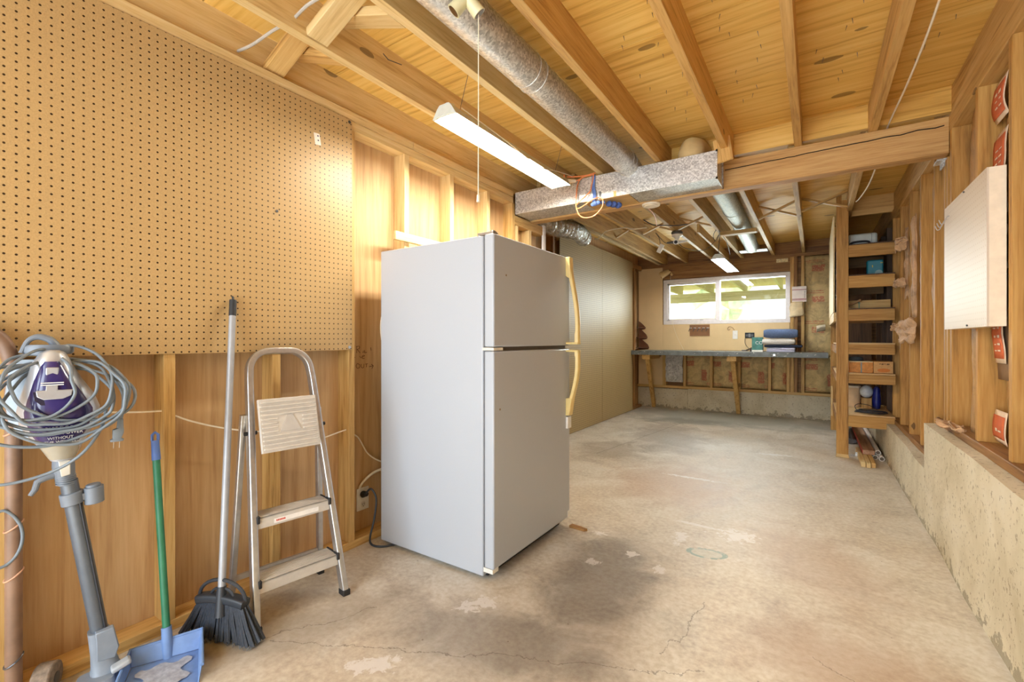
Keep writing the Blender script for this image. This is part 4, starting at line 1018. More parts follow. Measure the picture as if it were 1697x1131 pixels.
# cables on the plywood
tag(solo('cable', B().tube([V(-2.10, 1.63, 0.275), V(-2.09, 1.65, 0.31), V(-2.075, 1.72, 0.35), V(-2.06, 1.85, 0.362), V(-2.06, 2.0, 0.37)], 0.007, 8, smooth=7), WHITE_CORD), 'cream cable curving from the outlet to behind the fridge', 'cable')
tag(solo('cable', B().tube([V(-2.10, 1.55, 0.60), V(-2.10, 1.62, 0.56), V(-2.09, 1.68, 0.46), V(-2.085, 1.76, 0.40), V(-2.08, 1.86, 0.36), V(-2.08, 1.98, 0.34)], 0.004, 8, smooth=7), WHITE_CORD), 'thin white cable falling across the plywood to behind the fridge', 'cable')
tag(solo('cable', B().tube([V(-2.04, 1.86, 1.43), V(-2.04, 1.79, 1.34), V(-2.05, 1.745, 1.22), V(-2.06, 1.755, 1.10), V(-2.07, 1.81, 0.98), V(-2.07, 1.88, 0.90)], 0.006, 8, smooth=7), WHITE_CORD), 'white tube bowing out from behind the fridge side', 'cable')
tag(solo('cable', B().tube([V(-2.10, 0.35, 0.84), V(-2.075, 0.5, 0.846), V(-2.05, 0.62, 0.836), V(-2.04, 0.694, 0.832)], 0.0035, 7, smooth=6), WHITE_CORD), 'white cable along the plywood behind the stick vacuum', 'cable')
tag(solo('cable', B().tube([V(-2.04, 0.732, 0.81), V(-2.05, 0.80, 0.775), V(-2.055, 0.90, 0.735), V(-2.05, 1.0, 0.705), V(-2.05, 1.099, 0.685)], 0.0035, 7, smooth=6), WHITE_CORD), 'white cable along the plywood behind the broom handle', 'cable')
tag(solo('cable', B().tube([V(-2.055, 1.141, 0.675), V(-2.055, 1.25, 0.62), V(-2.05, 1.35, 0.605), V(-2.045, 1.45, 0.62), V(-2.04, 1.50, 0.628)], 0.0035, 7, smooth=6), WHITE_CORD), 'white cable along the plywood behind the step ladder', 'cable')

# ------------------------------------------------------------------ step ladder (local: x along the wall, y into the wall)
ld = thing('step_ladder', 'folding aluminium three step ladder standing open against the plywood wall', 'ladder', (-1.716, 1.062, 0.0), math.radians(81.4))
def L(*p): return V(*p)
fy = lambda z: 0.25 * z / 1.06
fx = lambda z: 0.176 - 0.050 * z
rail_prof = rrect(0.026, 0.040, 0.006)
path = [L(-fx(z), fy(z), z) for z in (0.015, 0.2, 0.4, 0.6, 0.8, 0.93)]
for k in range(1, 8):
    t = PI - PI / 2 * k / 8
    path.append(L(-fx(1.0) + 0.085 + 0.085 * math.cos(t), fy(0.97 + 0.085 * math.sin(t)), 0.965 + 0.085 * math.sin(t)))
right = [L(-p.x, p.y, p.z) for p in reversed(path)]
part('front_frame', B().sweep(path + [L(-0.03, fy(1.05), 1.05), L(0.03, fy(1.05), 1.05)] + right, rail_prof, up=(0, 1, -0.19)), ALU, ld, 0, 30, world=False)
for s in (-1, 1):
    part('rear_leg', B().sweep([L(s * 0.186, 0.255, 0.015), L(s * 0.168, 0.228, 0.45), L(s * 0.154, 0.21, 0.79)], rrect(0.022, 0.030, 0.004), up=(0, 1, 0)), ALU, ld, 0, 30, world=False)
    part('rubber_foot', B().obox((s * 0.176, 0.002, 0.012), 0.032, 0.046, 0.024), BLACK, ld, 0.003, world=False)
    part('rubber_foot', B().obox((s * 0.186, 0.255, 0.011), 0.028, 0.036, 0.022), BLACK, ld, 0.003, world=False)
    part('hinge_bolt', B().cyl((s * 0.118, fy(0.72) - 0.005, 0.72), (s * 0.165, fy(0.72) - 0.005, 0.72), 0.008, n=12), BLACK, ld, world=False)
part('rear_brace', B().obox((0, 0.250, 0.115), 0.36, 0.012, 0.022), ALU, ld, world=False)
for zt, dep, name in ((0.172, 0.10, 'step'), (0.400, 0.085, 'step')):
    hw = fx(zt) - 0.012; y0 = fy(zt) - 0.020
    tb = B().box(-hw, hw, y0, y0 + dep, zt - 0.006, zt).box(-hw, hw, y0, y0 + 0.004, zt - 0.044, zt).box(-hw, hw, y0 + dep - 0.004, y0 + dep, zt - 0.03, zt)
    for k in range(7):
        tb.box(-hw + 0.004, hw - 0.004, y0 + 0.008 + k * dep / 7.6, y0 + 0.011 + k * dep / 7.6, zt, zt + 0.0012)
    stp = part(name, tb, ALU_TREAD, ld, 0.001, world=False)
    for s in (-1, 1):
        part('end_bracket', B().box(s * hw - 0.006, s * hw + 0.006, y0 - 0.008, y0 + 0.030, zt - 0.022, zt + 0.007).box(s * hw - 0.004, s * hw + 0.004, y0 + 0.02, y0 + dep, zt - 0.004, zt + 0.004), BLACK, stp, 0.003, world=False)
    if zt > 0.3:
        part('warning_label', B().box(-0.085, 0.095, y0 - 0.0012, y0 - 0.0002, zt - 0.036, zt - 0.018), plain('label_white', srgb(240, 236, 230), 0.5), stp, world=False)
        lm = B()
        for k in range(6): lm.box(-0.076 + k * 0.006, -0.072 + k * 0.006, y0 - 0.0018, y0 - 0.0011, zt - 0.030, zt - 0.023)
        part('warning_print', lm, plain('label_red', srgb(200, 60, 44), 0.5), stp, world=False)
# platform folded upright
pm = Matrix.Rotation(math.radians(76), 3, 'X')
pb_ = B().obox((0, 0, 0), 0.232, 0.215, 0.018)
for k in range(12):
    if 4 <= k <= 7:
        pb_.obox((-0.080, -0.094 + k * 0.017, 0.011), 0.06, 0.007, 0.005); pb_.obox((0.080, -0.094 + k * 0.017, 0.011), 0.06, 0.007, 0.005)
    else:
        pb_.obox((0, -0.094 + k * 0.017, 0.011), 0.22, 0.007, 0.005)
off = L(-0.012, 0.105, 0.752)
pb_.v = [pm @ q + off for q in pb_.v]
plat = part('platform', pb_, ALU_TREAD, ld, 0.0015, world=False)
tri = B().prism([(-0.042, -0.03), (0.042, -0.03), (0.012, 0.035), (-0.012, 0.035)], lambda u, v: pm @ V(u, v, 0.009) + off, lambda u, v: pm @ V(u, v, 0.0115) + off)
part('embossed_badge', tri, plain('grey_badge', srgb(186, 180, 172), 0.5), plat, world=False)

# ------------------------------------------------------------------ broom
br = thing('broom', 'angled broom with black bristles and grey metal handle leaning on the big pegboard', 'broom', (-1.80, 0.795, 0.0))
hb, ht = V(-1.795, 0.792, 0.17), V(-1.992, 0.923, 1.262)
hd = (ht - hb).normalized()
part('handle', B().cyl(hb, hb + hd * 1.08, 0.0125, n=16), plain('grey_painted_tube', srgb(160, 162, 166), 0.42, 0.2), br)
part('grip', B().cyl(hb + hd * 1.05, ht, 0.0135, 0.0135, 16), BLACK, br)
part('hang_loop', B().tube([ht + V(0, 0, 0), ht + V(-0.004, 0, 0.014), ht + V(-0.01, 0.006, 0.008)], 0.004, 6), BLACK, br)
U = V(0.313, 0.127, 0).normalized()          # along the broom head
W = V(-U.y, U.x, 0)                           # thickness
hc = V(-1.805, 0.795, 0.0)
BRIST = plain('black_plastic', srgb(44, 48, 54), 0.45)
part('ferrule', B().cyl(hb - hd * 0.07, hb + hd * 0.03, 0.020, 0.0155, 14), BRIST, br)
cap = []
for i in range(13):
    t = -1 + 2 * i / 12
    cap.append(hc + U * (t * 0.098 + 0.006) + V(0, 0, 0.158 - 0.012 * t * 0 - 0.012 * (t * t)))
part('head', B().sweep(cap, rrect(0.042, 0.030, 0.008), up=(0, 0, 1)), BRIST, br)
arch = [hc + U * (math.cos(PI * k / 14) * 0.098 + 0.006) + V(0, 0, 0.155 + 0.068 * math.sin(PI * k / 14)) for k in range(15)]
arch2 = [hc + U * (math.cos(PI * k / 10) * 0.048 + 0.006) + V(0, 0, 0.162 + 0.032 * math.sin(PI * k / 10)) for k in range(11)]
part('arch_bridge', B().tube(arch, 0.0065, 8).tube(arch2, 0.005, 8), BRIST, br)
rnd = random.Random(5); bb = B()
for i in range(34):
    t = -1 + 2 * i / 33
    for j in (-1, 0, 1):
        top = hc + U * (t * 0.095 + 0.006) + W * (j * 0.012) + V(0, 0, 0.146 - 0.012 * t * t)
        bot = hc + U * (t * 0.162 + rnd.uniform(-0.01, 0.01)) + W * (j * 0.022 + rnd.uniform(-0.006, 0.006)) + V(0, 0, 0.010 + 0.010 * rnd.random())
        mid = (top + bot) / 2 + W * rnd.uniform(-0.004, 0.004)
        bb.tube([top, mid, bot], [0.0032, 0.0046, 0.0062], 5)
bs = part('bristles', bb, plain('blue_black_bristle', srgb(52, 58, 68), 0.6, var=0.3, scale=120), br)
bb = B()
for i in range(150):
    t = rnd.uniform(-1, 1)
    p = hc + U * (t * 0.166) + W * rnd.uniform(-0.03, 0.03) + V(0, 0, 0.016)
    bb.tube([p, p + U * rnd.uniform(-0.012, 0.012) + W * rnd.uniform(-0.008, 0.008) + V(0, 0, -0.013)], 0.0011, 4)
part('frayed_tips', bb, plain('grey_frayed_tips', srgb(112, 116, 122), 0.8), br, label='grey frayed bristle tips')['kind'] = 'stuff'

# ------------------------------------------------------------------ dustpan with long green handle
dp = thing('dustpan', 'dusty blue dustpan with a long green handle leaning on the wall stud', 'dustpan', (-1.82, 0.65, 0.0))
A = V(0.445, 0.895, 0).normalized()            # along the back rim
F = V(0.895, -0.445, 0).normalized()           # towards the open lip
pc = V(-1.842, 0.640, 0.0)
def pt(a, f, z): return pc + A * a + F * f + V(0, 0, z)
pan = B()
BLUEP = plain('dusty_blue_plastic', srgb(112, 142, 190), 0.55, var=0.10, scale=26)
def wallq(q, th):
    n = (q[1] - q[0]).cross(q[3] - q[0]).normalized() * th
    pan.add(list(q) + [p + n for p in q], [(0, 1, 2, 3), (4, 7, 6, 5), (0, 4, 5, 1), (1, 5, 6, 2), (2, 6, 7, 3), (3, 7, 4, 0)])
bw, fw_, dp_l = 0.094, 0.106, 0.175
wallq([pt(-bw, 0, 0.012), pt(bw, 0, 0.012), pt(fw_, dp_l, 0.002), pt(-fw_, dp_l, 0.002)], 0.004)
wallq([pt(-bw, 0, 0.012), pt(bw, 0, 0.012), pt(bw + 0.006, -0.02, 0.068), pt(-bw - 0.006, -0.02, 0.058)], 0.004)
wallq([pt(bw, 0, 0.012), pt(fw_, dp_l, 0.002), pt(fw_ + 0.006, dp_l - 0.03, 0.038), pt(bw + 0.006, -0.02, 0.068)], 0.004)
wallq([pt(-bw, 0, 0.012), pt(-fw_, dp_l, 0.002), pt(-fw_ - 0.006, dp_l - 0.03, 0.034), pt(-bw - 0.006, -0.02, 0.058)], 0.004)
part('pan', pan, BLUEP, dp, 0.0015)
part('rim', B().tube([pt(-fw_ - 0.006, dp_l - 0.03, 0.036), pt(-bw - 0.006, -0.02, 0.060), pt(bw + 0.006, -0.02, 0.070), pt(fw_ + 0.006, dp_l - 0.03, 0.040)], 0.0055, 8), BLUEP, dp)
dsm = B().grid(lambda u, w: pt((-0.078 + 0.156 * u) * (0.8 + 0.2 * math.sin(w * 9)), 0.035 + 0.11 * w + 0.010 * math.sin(u * 11), 0.0150 - 0.0065 * w + 0.003 * noise.noise(V(u * 6, w * 6, 1))), 10, 8)
dd = part('dust', dsm, plain('pale_dust', srgb(158, 162, 172), 0.95, var=0.2, scale=60), dp, label='grey dust lying in the pan'); dd['kind'] = 'stuff'
h0, h1 = pt(0.0, -0.016, 0.058), V(-1.985, 0.655, 0.735)
hd2 = (h1 - h0).normalized(); hl = (h1 - h0).length
part('socket', B().cyl(h0 - hd2 * 0.05, h0 + hd2 * 0.05, 0.017, 0.015, 14), BLUEP, dp)
part('handle', B().cyl(h0, h0 + hd2 * (hl - 0.06), 0.0115, n=14), plain('green_enamel', srgb(44, 116, 84), 0.45, var=0.12, scale=18), dp)
part('handle_cap', B().cyl(h0 + hd2 * (hl - 0.07), h1, 0.0135, 0.012, 14).tube([h1 + V(-0.004, -0.008, 0), h1 + V(-0.004, -0.008, 0.02), h1 + V(0, 0, 0.03), h1 + V(0.004, 0.008, 0.02), h1 + V(0.004, 0.008, 0)], 0.005, 6), plain('blue_plastic', srgb(82, 112, 176), 0.5), dp, label='blue hanging cap')

# ------------------------------------------------------------------ brown pole and small wheel at the left edge
bp = thing('brown_pole', 'rust-brown pipe with a bent top standing at the left edge by the vacuum', 'pipe', (-1.984, 0.306, 0.0))
PIPE = plain('rusty_brown_pipe', srgb(126, 98, 78), 0.5, var=0.2, scale=14, bumpy=0.1)
part('pipe', B().tube([V(-1.984, 0.306, 0.0), V(-1.984, 0.306, 0.5), V(-1.984, 0.305, 0.98), V(-1.984, 0.300, 1.04), V(-1.982, 0.286, 1.09), V(-1.98, 0.262, 1.12), V(-1.98, 0.227, 1.135)], 0.0188, 18, smooth=4), PIPE, bp)
for z in (0.83, 0.545, 0.40, 0.145):
    ring = [V(-1.984 + 0.0198 * math.cos(t), 0.306 + 0.0198 * math.sin(t), z + 0.014 * math.sin(t)) for t in [2 * PI * k / 20 for k in range(20)]]
    part('wire_tie' if z < 0.3 else 'tape_seam', B().tube(ring, 0.0026, 6, closed=True), DARK_STEEL if z < 0.3 else plain('pale_tape', srgb(196, 150, 120), 0.6), bp)
wh = thing('wheel', 'small worn rubber wheel lying on the floor at the foot of the brown pipe', 'wheel', (-1.98, 0.375, 0.0))
wx = V(0.55, 0.83, 0).normalized()
part('tyre', B().cyl(V(-1.985, 0.375, 0.047) - wx * 0.024, V(-1.985, 0.375, 0.047) + wx * 0.024, 0.047, n=26), plain('grey_rubber', srgb(128, 112, 96), 0.9, var=0.3, scale=70, bumpy=0.5), wh, 0.006)
part('hub', B().cyl(V(-1.985, 0.375, 0.047) - wx * 0.027, V(-1.985, 0.375, 0.047) + wx * 0.027, 0.015, n=14), DARK_STEEL, wh)

# ------------------------------------------------------------------ stick vacuum (local: x sideways, -y towards the room, z up)
vc = thing('stick_vacuum', 'purple and silver stick vacuum with grey cord wound round it, beside the brown pipe', 'vacuum cleaner', (-1.897, 0.486, 0.0), math.radians(78))
VG = plain('vacuum_grey', srgb(112, 120, 130), 0.42); VS = plain('vacuum_silver', srgb(186, 190, 196), 0.3, 0.5); VP = plain('vacuum_purple', srgb(48, 40, 96), 0.22, coat=0.5, var=0.12, scale=8)
def ell(cx, cy, z, a, b, n=20, p=2.0):
    out = []
    for k in range(n):
        t = 2 * PI * k / n; c_, s_ = math.cos(t), math.sin(t)
        out.append(V(cx + a * math.copysign(abs(c_) ** (2 / p), c_), cy + b * math.copysign(abs(s_) ** (2 / p), s_), z))
    return out
secs = [(0.735, -.121, .027), (0.77, -.124, .044), (0.81, -.130, .066), (0.85, -.132, .086), (0.89, -.134, .091), (0.93, -.139, .081), (0.98, -.149, .060), (1.03, -.156, .043), (1.06, -.156, .028), (1.068, -.156, .014)]
part('body_shell', B().loft([ell(cx, 0.0, z, hw, 0.026 + hw * 0.50, 24, 2.4) for z, cx, hw in secs]), VS, vc, 0, 50, world=False)
ps_ = [(0.795, -.130, .048), (0.82, -.131, .062), (0.86, -.132, .078), (0.89, -.134, .080), (0.93, -.140, .068), (0.98, -.150, .047), (1.02, -.155, .031), (1.035, -.156, .022)]
part('front_cover', B().loft([ell(cx, -0.010, z, hw, 0.026 + hw * 0.52 + 0.004, 24, 2.6) for z, cx, hw in ps_]), VP, vc, 0, 50, 'dark purple glossy front cover', world=False)
part('motor_back', B().loft([ell(cx - 0.02, 0.03, z, hw * 0.95, 0.03, 20) for z, cx, hw in ((0.80, -.14, .05), (0.86, -.145, .08), (0.93, -.15, .085), (1.0, -.16, .07), (1.04, -.165, .05))]), plain('vacuum_grey_blue', srgb(150, 164, 176), 0.4), vc, 0, 50, world=False)
part('top_ring', B().loft([ell(-.165, 0.028, z, a, 0.035, 20) for z, a in ((1.055, .050), (1.062, .056), (1.078, .056), (1.084, .048))]), VG, vc, 0, 40, world=False)
part('switch', B().box(-.168, -.140, -0.060, -0.050, 0.985, 1.018), VS, vc, 0.003, world=False)
part('latch', B().prism([(-.185, .952), (-.165, .952), (-.165, .966), (-.140, .966), (-.140, .952), (-.108, .952), (-.110, .935), (-.128, .926), (-.168, .926), (-.182, .935)], lambda u, v: V(u, -0.082 + (v - .93) * 0.25, v), lambda u, v: V(u, -0.058, v)), VS, vc, 0.002, world=False)
part('latch_recess', B().prism([(-.190, .948), (-.102, .948), (-.106, .925), (-.122, .910), (-.172, .910), (-.186, .925)], lambda u, v: V(u, -0.0765 + (v - .91) * 0.2, v), lambda u, v: V(u, -0.05, v)), plain('dark_plum', srgb(34, 26, 52), 0.5), vc, world=False)
def label_text(body, x, y, z, size, parent, mat, name='lettering', rx=PI / 2):
    cu = bpy.data.curves.new(name, 'FONT'); cu.body = body; cu.size = size; cu.align_x = 'CENTER'; cu.extrude = 0.0004
    cu.materials.append(mat)
    tmp = bpy.data.objects.new('tmp', cu); COL.objects.link(tmp)
    me = bpy.data.meshes.new_from_object(tmp); bpy.data.objects.remove(tmp); bpy.data.curves.remove(cu)
    me.materials.clear(); me.materials.append(mat)
    o = bpy.data.objects.new(name, me); COL.objects.link(o); o.parent = parent
    o.location = (x, y, z); o.rotation_euler = (rx, 0, 0)
    return o
WT = plain('white_print', srgb(226, 226, 226), 0.5)
for txt, z, sz, y in (('BARE FLOOR', .838, .0115, -0.0815), ('ALL THE POWER', .822, .0125, -0.079), ('WITHOUT', .808, .0115, -0.076), ('THE WEIGHT', .796, .0115, -0.0735)):
    label_text(txt, -.128, y, z, sz, vc, WT, rx=PI / 2 + 0.18)
label_lines = B()
for k in range(2):
    label_lines.box(-.176, -.128, -0.0712 - k * 0.002, -0.060, .972 - k * 0.006, .9745 - k * 0.006)
part('printed_mark', label_lines, WT, vc, world=False)
part('clear_chin', B().loft([ell(cx, -0.012, z, hw, 0.020 + hw * 0.5, 20, 2.4) for z, cx, hw in ((0.742, -.122, .030), (0.765, -.125, .040), (0.79, -.129, .050))]), plain('clear_amber', srgb(158, 150, 132), 0.25, coat=0.5), vc, 0, 50, world=False)
# neck, trigger handle, collar, tube, foot
n0, n1 = V(-.119, 0.0, 0.742), V(-.108, 0.0, 0.655)
part('neck', B().loft([ell(-.121, 0, .748, .024, .026), ell(-.118, 0, .71, .026, .028), ell(-.113, 0, .675, .023, .024), ell(-.110, 0, .655, .020, .022)]), VG, vc, 0, 40, world=False)
part('neck_plate', B().prism([(-.132, .742), (-.105, .746), (-.102, .690), (-.122, .686)], lambda u, v: V(u, -0.031, v), lambda u, v: V(u, -0.02, v)), plain('pale_plate', srgb(206, 202, 190), 0.4), vc, 0.002, world=False)
nr = B()
for k in range(5):
    nr.loft([ell(-.113 + k * 0.0008, 0, .684 - k * .006, .0245, .0262, 16), ell(-.113 + k * 0.0008, 0, .6815 - k * .006, .0245, .0262, 16)])
part('neck_rings', nr, VG, vc, world=False)
part('hose_hook', B().tube([V(-.128, 0.0, 0.692), V(-.155, -0.005, 0.686), V(-.172, -0.006, 0.676), V(-.176, -0.008, 0.655), V(-.185, -0.01, 0.640)], [0.012, 0.010, 0.009, 0.008, 0.006], 10), VG, vc, world=False)
t0, t1 = V(-.105, 0.0, 0.665), V(-.010, 0.0, 0.150)
td = (t1 - t0).normalized()
part('wand', B().cyl(t0, t1, 0.0215, n=22), plain('wand_grey', srgb(96, 104, 114), 0.32, 0.35), vc, world=False)
part('wand_groove', B().cyl(t0 + V(0.015, -0.0175, 0) + td * 0.06, t1 + V(0.015, -0.0175, 0) - td * 0.03, 0.003, n=8), plain('groove_dark', srgb(40, 42, 48), 0.5), vc, world=False)
cc = t0 + td * 0.055
part('collar', B().cyl(cc - td * 0.018, cc + td * 0.020, 0.028, n=22), VG, vc, 0.003, world=False)
part('accessory_clip', B().cyl(cc + V(0.048, -0.006, 0.026), cc + V(0.052, -0.006, -0.026), 0.024, n=18).cyl(cc + V(0.047, -0.006, 0.024), cc + V(0.046, -0.006, 0.034), 0.018, n=16).obox(cc + V(0.026, -0.004, 0.0), 0.03, 0.024, 0.022), VG, vc, 0.002, world=False)
part('foot_neck', B().loft([ell(-.016, 0, .175, .027, .028, 18, 3), ell(-.004, 0, .10, .029, .030, 18, 3), ell(.006, 0, .05, .036, .036, 18, 3), ell(.008, -0.01, .022, .05, .05, 18, 3)]), plain('foot_grey', srgb(128, 138, 150), 0.42), vc, 0, 45, world=False)
part('foot_plate', B().prism([(-.026, .182), (.018, .186), (.034, .118), (.026, .085), (-.018, .09), (-.022, .15)], lambda u, v: V(u, -0.036 + (0.13 - v) * 0.05, v), lambda u, v: V(u, -0.015, v)), plain('foot_grey', srgb(128, 138, 150), 0.42), vc, 0.003, world=False)
part('release_pedal', B().obox((0.040, -0.045, 0.062), 0.05, 0.035, 0.018, Matrix.Rotation(-0.3, 3, 'Y')), plain('pale_pedal', srgb(160, 166, 172), 0.4), vc, 0.006, world=False)
part('floor_nozzle', B().loft([ell(-0.018, -0.03, z, a, b_, 24, 4) for z, a, b_ in ((0.004, .050, .052), (0.03, .048, .050), (0.045, .044, .042))]), plain('foot_grey', srgb(128, 138, 150), 0.42), vc, 0, 45, world=False)
part('strain_relief', B().tube([V(-.150, 0.02, 1.080), V(-.165, 0.02, 1.100), V(-.190, 0.02, 1.108), V(-.210, 0.02, 1.095), V(-.222, 0.02, 1.060)], [0.011, 0.010, 0.009, 0.007, 0.006], 10, smooth=4), VG, vc, world=False)
# wound cord: loops hung round the head
cb_ = B(); rnd = random.Random(11)
loops = [(-.160, .955, .120, .085, 0.10), (-.150, .940, .150, .105, -0.05), (-.120, .930, .165, .110, 0.18), (-.135, .965, .135, .120, -0.18), (-.115, .915, .150, .125, 0.32), (-.100, .945, .160, .090, -0.30), (-.150, .905, .190, .115, 0.12), (-.19, .965, .095, .10, 0.2), (-.165, .93, .175, .10, -0.22)]
for i, (cx, cz, a, b_, tilt) in enumerate(loops):
    pts = []
    for k in range(16):
        t = 2 * PI * k / 16
        x = math.cos(t) * a * 0.88; z = math.sin(t) * b_ * 0.95
        x2 = x * math.cos(tilt) - z * math.sin(tilt); z2 = x * math.sin(tilt) + z * math.cos(tilt)
        front = -0.088 - 0.004 * i if z2 < 0.04 else -0.02
        y = -0.088 - 0.0045 * (i % 5) if math.sin(t) < 0.25 else -0.088 + (math.sin(t) - 0.25) / 0.75 * 0.10
        pts.append(V(cx + x2 + rnd.uniform(-.006, .006), y, cz + z2 + rnd.uniform(-.006, .006)))
    cb_.tube(pts, 0.0044, 8, closed=True, smooth=5)
cb_.tube([V(-.02, -0.07, 0.985), V(0.006, -0.07, 0.93), V(0.008, -0.07, 0.875), V(0.004, -0.07, 0.845)], 0.0044, 8, smooth=5)
cb_.tube([V(-.03, -0.06, 0.89), V(-.04, -0.08, 0.83), V(-.08, -0.09, 0.76), V(-.14, -0.07, 0.715), V(-.22, -0.06, 0.695), V(-.29, -0.05, 0.70)], 0.0044, 8, smooth=6)
cb_.tube([V(-.29, 0.02, 0.52), V(-.245, 0.03, 0.60), V(-.205, 0.03, 0.555), V(-.198, 0.03, 0.49), V(-.225, 0.03, 0.44), V(-.285, 0.02, 0.435)], 0.0044, 8, smooth=6)
cd_ = part('power_cord', cb_, GREY_CORD, vc, 0, 60, 'grey power cord wound in loops', world=False)
pg = B().loft([ell(0.004, -0.07, .85, .007, .007, 10), ell(0.004, -0.07, .822, .009, .008, 10), ell(0.0, -0.07, .818, .014, .010, 10, 4), ell(0.0, -0.07, .806, .014, .010, 10, 4), ell(-0.002, -0.07, .79, .011, .009, 10, 4), ell(-0.002, -0.07, .787, .017, .010, 10, 4), ell(-0.002, -0.07, .781, .016, .010, 10, 4)])
part('plug', pg, GREY_CORD, cd_, world=False)
part('prong', B().box(-.010, -.0085, -0.074, -0.067, .760, .782).box(.004, .0055, -0.074, -0.067, .760, .782), STEEL, cd_, world=False)

# the whole machine leans a little less than its parts were laid out
def lean(o, k):
    for ch in o.children:
        if ch.name.startswith('lettering'): ch.location.x += k * ch.location.z
        else:
            for v in ch.data.vertices: v.co.x += k * v.co.z
        lean(ch, k)
lean(vc, 0.042)

# ------------------------------------------------------------------ bench
wb = thing('workbench', 'long grey-topped workbench under the window with slanting timber legs', 'workbench', (-1.1, 7.13, 0.0))
BT = plain('paint_spotted_grey_top', srgb(112, 118, 118), 0.55, var=0.28, scale=11)
part('top', B().box(-2.345, 0.142, 6.862, YB - 0.012, 0.912, 0.932), plain('worn_grey_top', srgb(150, 148, 138), 0.6, var=0.18, scale=9), wb, 0.002)
part('front_edge', B().box(-2.35, -1.045, 6.845, 6.862, 0.868, 0.933).box(-1.042, 0.142, 6.845, 6.862, 0.868, 0.933), BT, wb, 0.002)
spb = B(); rnd = random.Random(21)
for k in range(36):
    x = rnd.uniform(-2.3, 0.1); z = rnd.uniform(0.875, 0.928); s = rnd.uniform(0.003, 0.010)
    spb.obox((x, 6.8442, z), s * rnd.uniform(1, 3), 0.0012, s * 0.7, Matrix.Rotation(rnd.uniform(-1, 1), 3, 'Y'))
part('paint_drips', spb, plain('white_drip', srgb(206, 202, 190), 0.6), wb)['kind'] = 'stuff'
part('bolt_head', B().cyl((-0.44, 6.845, 0.897), (-0.44, 6.838, 0.897), 0.014, n=14), STEEL, wb)
for xt, xb in ((-2.125, -2.178), (-0.945, -0.935)):
    y0, y1 = V(xt, 6.89, 0.90), V(xb, 7.445, 0.0)
    pr = B().add([V(xt - .03, 6.875, .868), V(xt + .03, 6.875, .868), V(xb + .027, 7.43, 0.0), V(xb - .027, 7.43, 0.0), V(xt - .03, 6.96, .868), V(xt + .03, 6.96, .868), V(xb + .027, 7.468, 0.05), V(xb - .027, 7.468, 0.05)],
        [(0, 1, 2, 3), (4, 7, 6, 5), (0, 4, 5, 1), (1, 5, 6, 2), (2, 6, 7, 3), (3, 7, 4, 0)])
    part('leg', pr, fir('Z'), wb, 0.002)
    part('leg_block', B().box(xt - 0.065, xt + 0.055, 6.868, 7.40, 0.80, 0.868), fir('Y'), wb, 0.002)
part('ledger', B().box(-2.355, -2.05, 7.36, YB - 0.012, 0.83, 0.911).box(-2.05, 0.142, 7.375, YB - 0.012, 0.875, 0.911), fir_dark('X'), wb, 0.002)

# silver foil sheet
fo = B().grid(lambda u, w: V(-1.975 + 0.262 * u + 0.008 * noise.noise(V(u * 3, w * 6, 4)), 7.395 - 0.03 * abs(noise.noise(V(u * 5, w * 2.2, 1))) - 0.03 * abs(noise.noise(V(u * 9 + w * 3, w * 5, 7))), 0.43 + 0.43 * w), 26, 34)
solo('foil_sheet', fo, foil_mat('crumpled_foil', (0.96, 0.94, 0.90), 0.28, 0.25), 'crumpled silver foil sheet hanging under the bench', 'foil', thick=0.001)
# clothes
def folded(x0, x1, y0, y1, z0, z1, mat, label, seed, layers=2):
    b = B()
    for k in range(layers):
        za = z0 + (z1 - z0) * k / layers; zb = z0 + (z1 - z0) * (k + 1) / layers - 0.001
        h = (zb - za) / 2; zm = (za + zb) / 2; r = min(h, 0.05)
        prof = []
        for s in (1, -1):
            for i in range(7):
                t = -PI / 2 + PI * i / 6 if s > 0 else PI / 2 + PI * i / 6
                prof.append(((y1 - r if s > 0 else y0 + r) + r * math.cos(t), zm + h * math.sin(t)))
        rings = []
        for i in range(15):
            u = i / 14
            x = x0 + (x1 - x0) * u
            sc = 1 - 0.25 * (abs(2 * u - 1) ** 8)
            rings.append([V(x, (y0 + y1) / 2 + (y - (y0 + y1) / 2) * (1 - 0.05 * abs(2 * u - 1) ** 4) + 0.012 * noise.noise(V(x * 6, z * 20, seed)), zm + (z - zm) * sc + 0.003 * noise.noise(V(x * 7, y * 9, seed + k))) for y, z in prof])
        b.loft(rings)
    return solo('folded_clothes', b, mat, label, 'clothes', 'pile of folded clothes on the bench', sharp=60)
folded(-0.535, -0.215, 6.93, 7.30, 0.935, 0.991, cloth_mat('lavender_cloth', srgb(196, 196, 222), 0.15), 'lavender folded cloth at the bottom of the clothes pile', 1, 3)
folded(-0.565, -0.135, 6.95, 7.32, 0.994, 1.030, cloth_mat('navy_cloth', srgb(36, 44, 66), 0.3), 'dark navy folded garment, second from the bottom of the clothes pile', 2, 1)
folded(-0.585, -0.215, 6.93, 7.30, 1.034, 1.114, cloth_mat('white_cloth', srgb(226, 222, 216), 0.08), 'white folded towel below the blue jeans', 3, 1)
folded(-0.570, -0.185, 6.92, 7.30, 1.119, 1.240, cloth_mat('denim_cloth', srgb(88, 106, 140), 0.35, 110), 'blue denim jeans folded on top of the clothes pile', 4, 1)
gb = thing('box', 'green and white printed box standing beside the clothes pile', 'box', (-0.64, 7.02, 0.933))
part('carton', B().box(-0.712, -0.580, 6.97, 7.06, 0.955, 1.13), plain('green_print', srgb(64, 124, 116), 0.5, var=0.35, scale=22), gb, 0.002)
part('white_base', B().box(-0.713, -0.579, 6.969, 7.061, 0.933, 0.958), WHITE_PLASTIC, gb)
